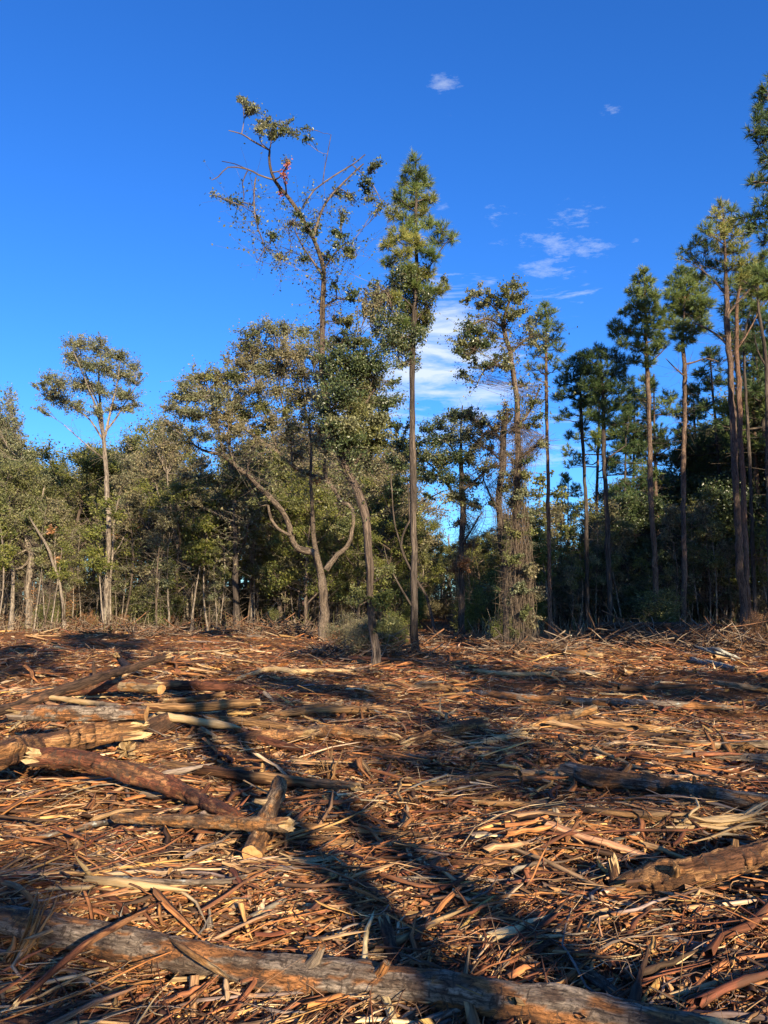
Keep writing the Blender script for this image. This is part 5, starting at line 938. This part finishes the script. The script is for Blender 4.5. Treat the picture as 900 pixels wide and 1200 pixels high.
# ------------------------------------------------------------------ slash: sticks, bark strips, twigs, straw
PAL = np.array([(.065, .034, .02), (.16, .058, .028), (.36, .15, .05), (.37, .22, .11), (.52, .37, .21), (.19, .15, .12), (.50, .29, .10), (.25, .10, .042)])
PNAME = ['dark brown', 'red-brown', 'orange', 'tan', 'pale', 'grey', 'yellow', 'rust-brown']
MS = [(_g.uniform(.5, 2.6)*_g.choice([-1, 1]), _g.uniform(1.2, 4.5), _g.uniform(0, 6.28)) for _ in range(12)]
def heap_mask(x, y):
    z = 0
    for a, b, p in MS: z = z+np.sin(a*x/(1+.02*y)+b*y/(1+.02*y)+p+.8*np.sin(.9*x-y+p))
    return z/math.sqrt(6)
def field(n, ylo, yhi, bias=1.0, pxlo=-160, pxhi=1060, clump=0.):
    u = rng.uniform(0, 1, n)**bias; Y = 1/(1/ylo+(1/yhi-1/ylo)*u); px = rng.uniform(pxlo, pxhi, n); x = (px-450)/F*Y
    if clump: k = rng.random(n) < np.clip(1-clump+clump*(heap_mask(x, Y)*.6+.5), .08, 1); x, Y = x[k], Y[k]
    return x, Y
def sticks(x, y, L_, r, K, S, w, lift=.03, yawsd=.42, bend=.12, tilt=.05, flat=None):
    n = len(x); coh = .35*np.sin(.7*x+.5*y)+.3*np.sin(1.9*y-.6*x+2)
    yaw = coh+rng.normal(0, yawsd, n); wild = rng.random(n) < .16; yaw[wild] = rng.uniform(0, np.pi, wild.sum())
    t = np.linspace(-.5, .5, K)[None, :]; d = np.stack([np.cos(yaw), np.sin(yaw)], 1); nrm = np.stack([-d[:, 1], d[:, 0]], 1)
    b = rng.normal(0, bend, n)[:, None]*(4*t**2-.33)*L_[:, None]*.5+rng.normal(0, .05, (n, K))*L_[:, None]*(.5 if K > 3 else 0)
    px = x[:, None]+d[:, :1]*L_[:, None]*t+nrm[:, :1]*b; py = y[:, None]+d[:, 1:]*L_[:, None]*t+nrm[:, 1:]*b
    hz = H(px, py); lin = hz[:, :1]*(.5-t)+hz[:, -1:]*(.5+t); z = np.maximum(lin, hz*.6+lin*.4)
    z = z+(r+rng.uniform(0, 1, n)**1.7*lift)[:, None]+rng.normal(0, tilt, n)[:, None]*t*L_[:, None]+np.abs(rng.normal(0, .06, n))[:, None]*(.25-t**2)*L_[:, None]
    P = np.stack([px, py, z], -1); prof = 1-.5*(t+.5)+rng.uniform(-.12, .12, (n, K)); prof[:, -1] *= .5
    if S > 3:
        R3 = (r[:, None]*prof)[:, :, None]*(1+rng.normal(0, .16, (n, K, S))+.12*rng.normal(0, 1, (n, K, 1)))
        V, Q, lc = tubes(P, R3, S, flat=flat); V4 = V.reshape(n, K, S, 3); T0 = unit(P[:, 1]-P[:, 0]); T1 = unit(P[:, -1]-P[:, -2])
        V4[:, 0] -= T0[:, None]*(rng.uniform(-.5, 2.2, (n, S, 1))*r[:, None, None]); V4[:, -1] += T1[:, None]*(rng.uniform(-.5, 3.0, (n, S, 1))*r[:, None, None]); V = V4.reshape(-1, 3)
    else: V, Q, lc = tubes(P, r[:, None]*prof, S, flat=flat)
    c = PAL[w]*rng.uniform(.7, 1.3, (n, 1))*rng.uniform(.93, 1.07, (n, 3)); col = np.repeat(np.clip(c, .01, .8), K*S, axis=0)
    return V, Q, lc, col, P
LM = [((410, 1150), 'the long foreground log'), ((60, 1100), 'the foreground log\'s left end'), ((700, 1150), 'the lichened branch'), ((310, 960), 'the short propped log'), ((170, 920), 'the slanting red-brown log'), ((150, 840), 'the bright sawn end'), ((60, 870), 'the yellow splintered log'),
      ((360, 1018), 'the sheaf of yellow shards'), ((720, 1040), 'the dark hole'), ((840, 1010), 'the heavy orange log'), ((760, 915), 'the hollow grey log'), ((845, 968), 'the yellow slab'), ((330, 910), 'the pale yellow log'), ((388, 890), 'the starburst of splinters'), ((520, 855), 'the torn root log'), ((660, 842), 'the bright leaning log'),
      ((850, 878), 'the right-edge tan logs'), ((340, 786), 'the bent pale branch'), ((441, 782), 'the tall half-bare tree'), ((710, 823), 'the very long pale grey log'), ((120, 1035), 'the yellow stakes'), ((560, 1010), 'the broken brown log'), ((610, 770), 'the vine-wrapped trees'), ((120, 770), 'the left pile'), ((580, 960), 'the long orange pole'), ((480, 1040), 'the middle foreground shadows')]
def to_px(p):
    x, y, z = p; c, s = math.cos(PITCH), math.sin(PITCH); f = y*c+(z-CZ)*s; u = -y*s+(z-CZ)*c; return 450+F*x/f, 600-F*u/f
def rel(p):
    a, b = to_px(p); j = min(range(len(LM)), key=lambda i: (LM[i][0][0]-a)**2+((LM[i][0][1]-b)*1.6)**2); (u, v), nm = LM[j]
    dx, dy = a-u, b-v; s = ('right of' if dx > 0 else 'left of') if abs(dx) > abs(dy)*1.5 else ('in front of' if dy > 0 else 'behind'); return s, nm, (a, b)
def individuals(name, cat, group, V, Q, lc, col, P, L_, r, w, mat, top, K, S, shape):
    app = L_*r/np.maximum(P[:, K//2, 1], 1)**2; pxs = np.array([to_px(p)[0] for p in P[:, K//2]]); pys = np.array([to_px(p)[1] for p in P[:, K//2]])
    vis = (pxs > 5) & (pxs < 895) & (pys < 1195); order = np.argsort(-(app*vis))[:top]
    V_, l_, c_ = V.reshape(-1, K*S, 3), lc.reshape(-1, K*S, 3), col.reshape(-1, K*S, 3); q0 = Q[:(K-1)*S]
    for i in order:
        b = P[i, K//2]; s, nm, _ = rel(b); size = 'long' if L_[i] > np.quantile(L_[order], .66) else ('short' if L_[i] < np.quantile(L_[order], .33) else 'medium')
        th = 'thick' if r[i] > np.quantile(r[order], .6) else 'thin'
        sk = P[i, -1]-P[i, 0]; a_ = abs(math.degrees(math.atan2(sk[1], sk[0]))); a_ = min(a_, 180-a_); way = 'lying level' if a_ < 18 else ('slanting' if a_ < 55 else 'pointing away')
        o = mk(name, V_[i]-b, q0, [M[mat]], lc=l_[i], col=c_[i]); o.location = b
        lb = f'{size} {th} {PNAME[w[i]]} {shape} {way} {s} {nm}'
        if len(lb.split()) > 15: lb = f'{size} {PNAME[w[i]]} {shape} {way} {s} {nm}'
        if len(lb.split()) > 15: lb = f'{size} {PNAME[w[i]]} {shape} {s} {nm}'
        tag(o, lb, cat, group)
    keep = np.ones(len(V_), bool); keep[order] = False
    n = keep.sum(); Q2 = (np.arange(n)[:, None, None]*K*S+q0[None]).reshape(-1, 4)
    return V_[keep].reshape(-1, 3), Q2, l_[keep].reshape(-1, 3), c_[keep].reshape(-1, 3)
def clearing_ok(x, y):
    e = 41+1.5*np.sin(x*.7)-np.where(x > 4, 7, 0); return y < e
def run():
    # poles and limbs
    n = 4300; x, y = field(n, 2.4, 42, .8, clump=.9); k = clearing_ok(x, y); x, y = x[k], y[k]; n = len(x)
    L_ = np.exp(rng.normal(-.72, .55, n))*(.7+.045*y); r = np.clip(np.exp(rng.normal(-5.1, .6, n))*(1+.07*y), .004, .012+.0028*y)
    w = rng.choice(8, n, p=[.16, .14, .17, .17, .08, .11, .05, .12]); K, S = 7, 6
    V, Q, lc, col, P = sticks(x, y, L_, r, K, S, w, .11, .46, .17)
    V, Q, lc, col = individuals('stick', 'stick', 'loose sticks strewn over the clearing', V, Q, lc, col, P, L_, r, w, 'col', 300, K, S, 'stick')
    tag(mk('stick_litter', V, Q, [M['col']], lc=lc, col=col), 'dense litter of broken sticks covering the clearing', 'sticks', kind='stuff')
    # bark strips and split slabs: flat, curved
    n = 10500; x, y = field(n, 2.3, 40, .85, clump=.6); k = clearing_ok(x, y); x, y = x[k], y[k]; n = len(x)
    L_ = np.exp(rng.normal(-2.25, .55, n))*(.9+.09*y); r = np.clip(L_*rng.uniform(.05, .2, n), .004, .012+.0028*y)
    w = rng.choice(8, n, p=[.12, .12, .22, .14, .10, .04, .12, .14]); K, S = 5, 4
    V, Q, lc, col, P = sticks(x, y, L_, r, K, S, w, .09, .9, .16, .22, flat=rng.uniform(.2, .6, n))
    V, Q, lc, col = individuals('bark_strip', 'bark strip', 'bark strips and slivers strewn over the clearing', V, Q, lc, col, P, L_, r, w, 'col', 300, K, S, 'bark strip')
    tag(mk('bark_litter', V, Q, [M['col']], lc=lc, col=col), 'litter of bark strips and wood chips over the clearing', 'bark litter', kind='stuff')
    # fine twigs
    vs = []; off = 0
    for (n, a, b, K, S, l0, r0, lf, bd) in [(15000, 2.2, 9, 5, 3, -1.35, .0030, .12, .32), (9500, 8, 20, 4, 3, -.95, .0058, .12, .26), (6500, 18, 42, 3, 3, -.6, .012, .12, .12)]:
        x, y = field(n, a, b, 1.0, clump=.7); k = clearing_ok(x, y); x, y = x[k], y[k]; n = len(x); L_ = np.exp(rng.normal(l0, .5, n)); r = r0*np.exp(rng.normal(0, .35, n)); w = rng.choice(8, n, p=[.22, .16, .10, .20, .12, .10, .02, .08])
        V, Q, lc, col, P = sticks(x, y, L_, r, K, S, w, lf, .8, bd, .2); vs.append((V, Q+off, lc, col)); off += len(V)
    tag(mk('twig_litter', np.vstack([v[0] for v in vs]), np.vstack([v[1] for v in vs]), [M['col']], lc=np.vstack([v[2] for v in vs]), col=np.vstack([v[3] for v in vs])), 'tangle of fine twigs spread over the clearing', 'twigs', kind='stuff')
    # straw, needles and shavings: single blades
    vs = []; off = 0
    for (n, a, b, l0, w0) in [(58000, 2.2, 8, .08, .005), (30000, 7, 18, .15, .012), (18000, 16, 42, .26, .025)]:
        x, y = field(n, a, b, 1.0); k = clearing_ok(x, y); x, y = x[k], y[k]; n = len(x); yaw = rng.normal(0, .9, n); L_ = l0*np.exp(rng.normal(0, .4, n)); wd = w0*np.exp(rng.normal(0, .4, n))
        d = np.stack([np.cos(yaw), np.sin(yaw), rng.normal(0, .18, n)], 1); s = np.stack([-np.sin(yaw), np.cos(yaw), rng.normal(0, .5, n)], 1); c = np.stack([x, y, H(x, y)+.012+rng.uniform(0, .05, n)], 1)
        V = np.stack([c-d*L_[:, None]/2, c+s*wd[:, None]+[0, 0, .006], c+d*L_[:, None]/2, c-s*wd[:, None]], 1).reshape(-1, 3); cl = PAL[rng.choice(8, n, p=[.08, .14, .24, .14, .08, .02, .12, .18])]*rng.uniform(.7, 1.3, (n, 1))
        vs.append((V, np.arange(4*n).reshape(n, 4)+off, np.repeat(cl, 4, axis=0))); off += 4*n
    V = np.vstack([v[0] for v in vs]); tag(mk('shavings', V, np.vstack([v[1] for v in vs]), [M['straw']], lc=V, col=np.clip(np.vstack([v[2] for v in vs]), 0, .8), smooth=False), 'orange shavings, needles and straw over the ground', 'wood litter', kind='stuff')
    # weeds and dead twigs standing along the edge of the forest
    n = 5000; x, y = field(n, 34, 58, 1.0, -300, 1200); hh = rng.uniform(.2, 1.5, n)*rng.uniform(.4, 1, n); K = 4; t = np.linspace(0, 1, K)[None, :]; a = rng.normal(0, .35, (n, 2)); ok = (y > 38-np.where(x > 4, 5, 0)) & ~((np.abs(x-2.6) < 1.6) & (y < 50)); x, y, hh, a = x[ok], y[ok], hh[ok], a[ok]; n = len(x)
    P = np.stack([x[:, None]+a[:, :1]*hh[:, None]*t, y[:, None]+a[:, 1:]*hh[:, None]*t, H(x, y)[:, None]+hh[:, None]*t], -1)
    V, Q, lc = tubes(P, np.broadcast_to(np.linspace(.012, .005, K), (n, K)), 3); cl = np.repeat(np.array([(.30, .22, .14), (.18, .12, .08), (.2, .2, .08), (.4, .32, .22)])[rng.integers(0, 4, n)], K*3, axis=0)
    tag(mk('underbrush', V, Q, [M['straw']], lc=lc, col=cl), 'dead weeds and thin brush along the forest edge', 'underbrush', kind='stuff')
run()
print('tris', sum(len(o.data.polygons)*2 for o in bpy.data.objects if o.type == 'MESH' and o.data.users >= 1)//1, 'objects', len(bpy.data.objects))

# every label singles out its thing: look-alikes in one spot are told apart by their order from left to right
def unique_labels():
    from collections import defaultdict
    bpy.context.view_layer.update(); d = defaultdict(list)
    for o in bpy.data.objects:
        if o.parent is None and 'label' in o and 'category' in o and 'outside the frame' not in o['label']: d[o['label']].append(o)
    ordn = ['leftmost', 'second', 'third', 'fourth', 'fifth', 'sixth', 'seventh']
    for lab, os_ in d.items():
        if len(os_) < 2: continue
        os_.sort(key=lambda o: to_px(o.location)[0]); n = len(os_)
        for i, o in enumerate(os_):
            w = ('left-hand' if i == 0 else 'right-hand') if n == 2 else (ordn[min(i, 6)] if i < n-1 else 'rightmost')
            o['label'] = ' '.join((w+' '+lab).split())
unique_labels()
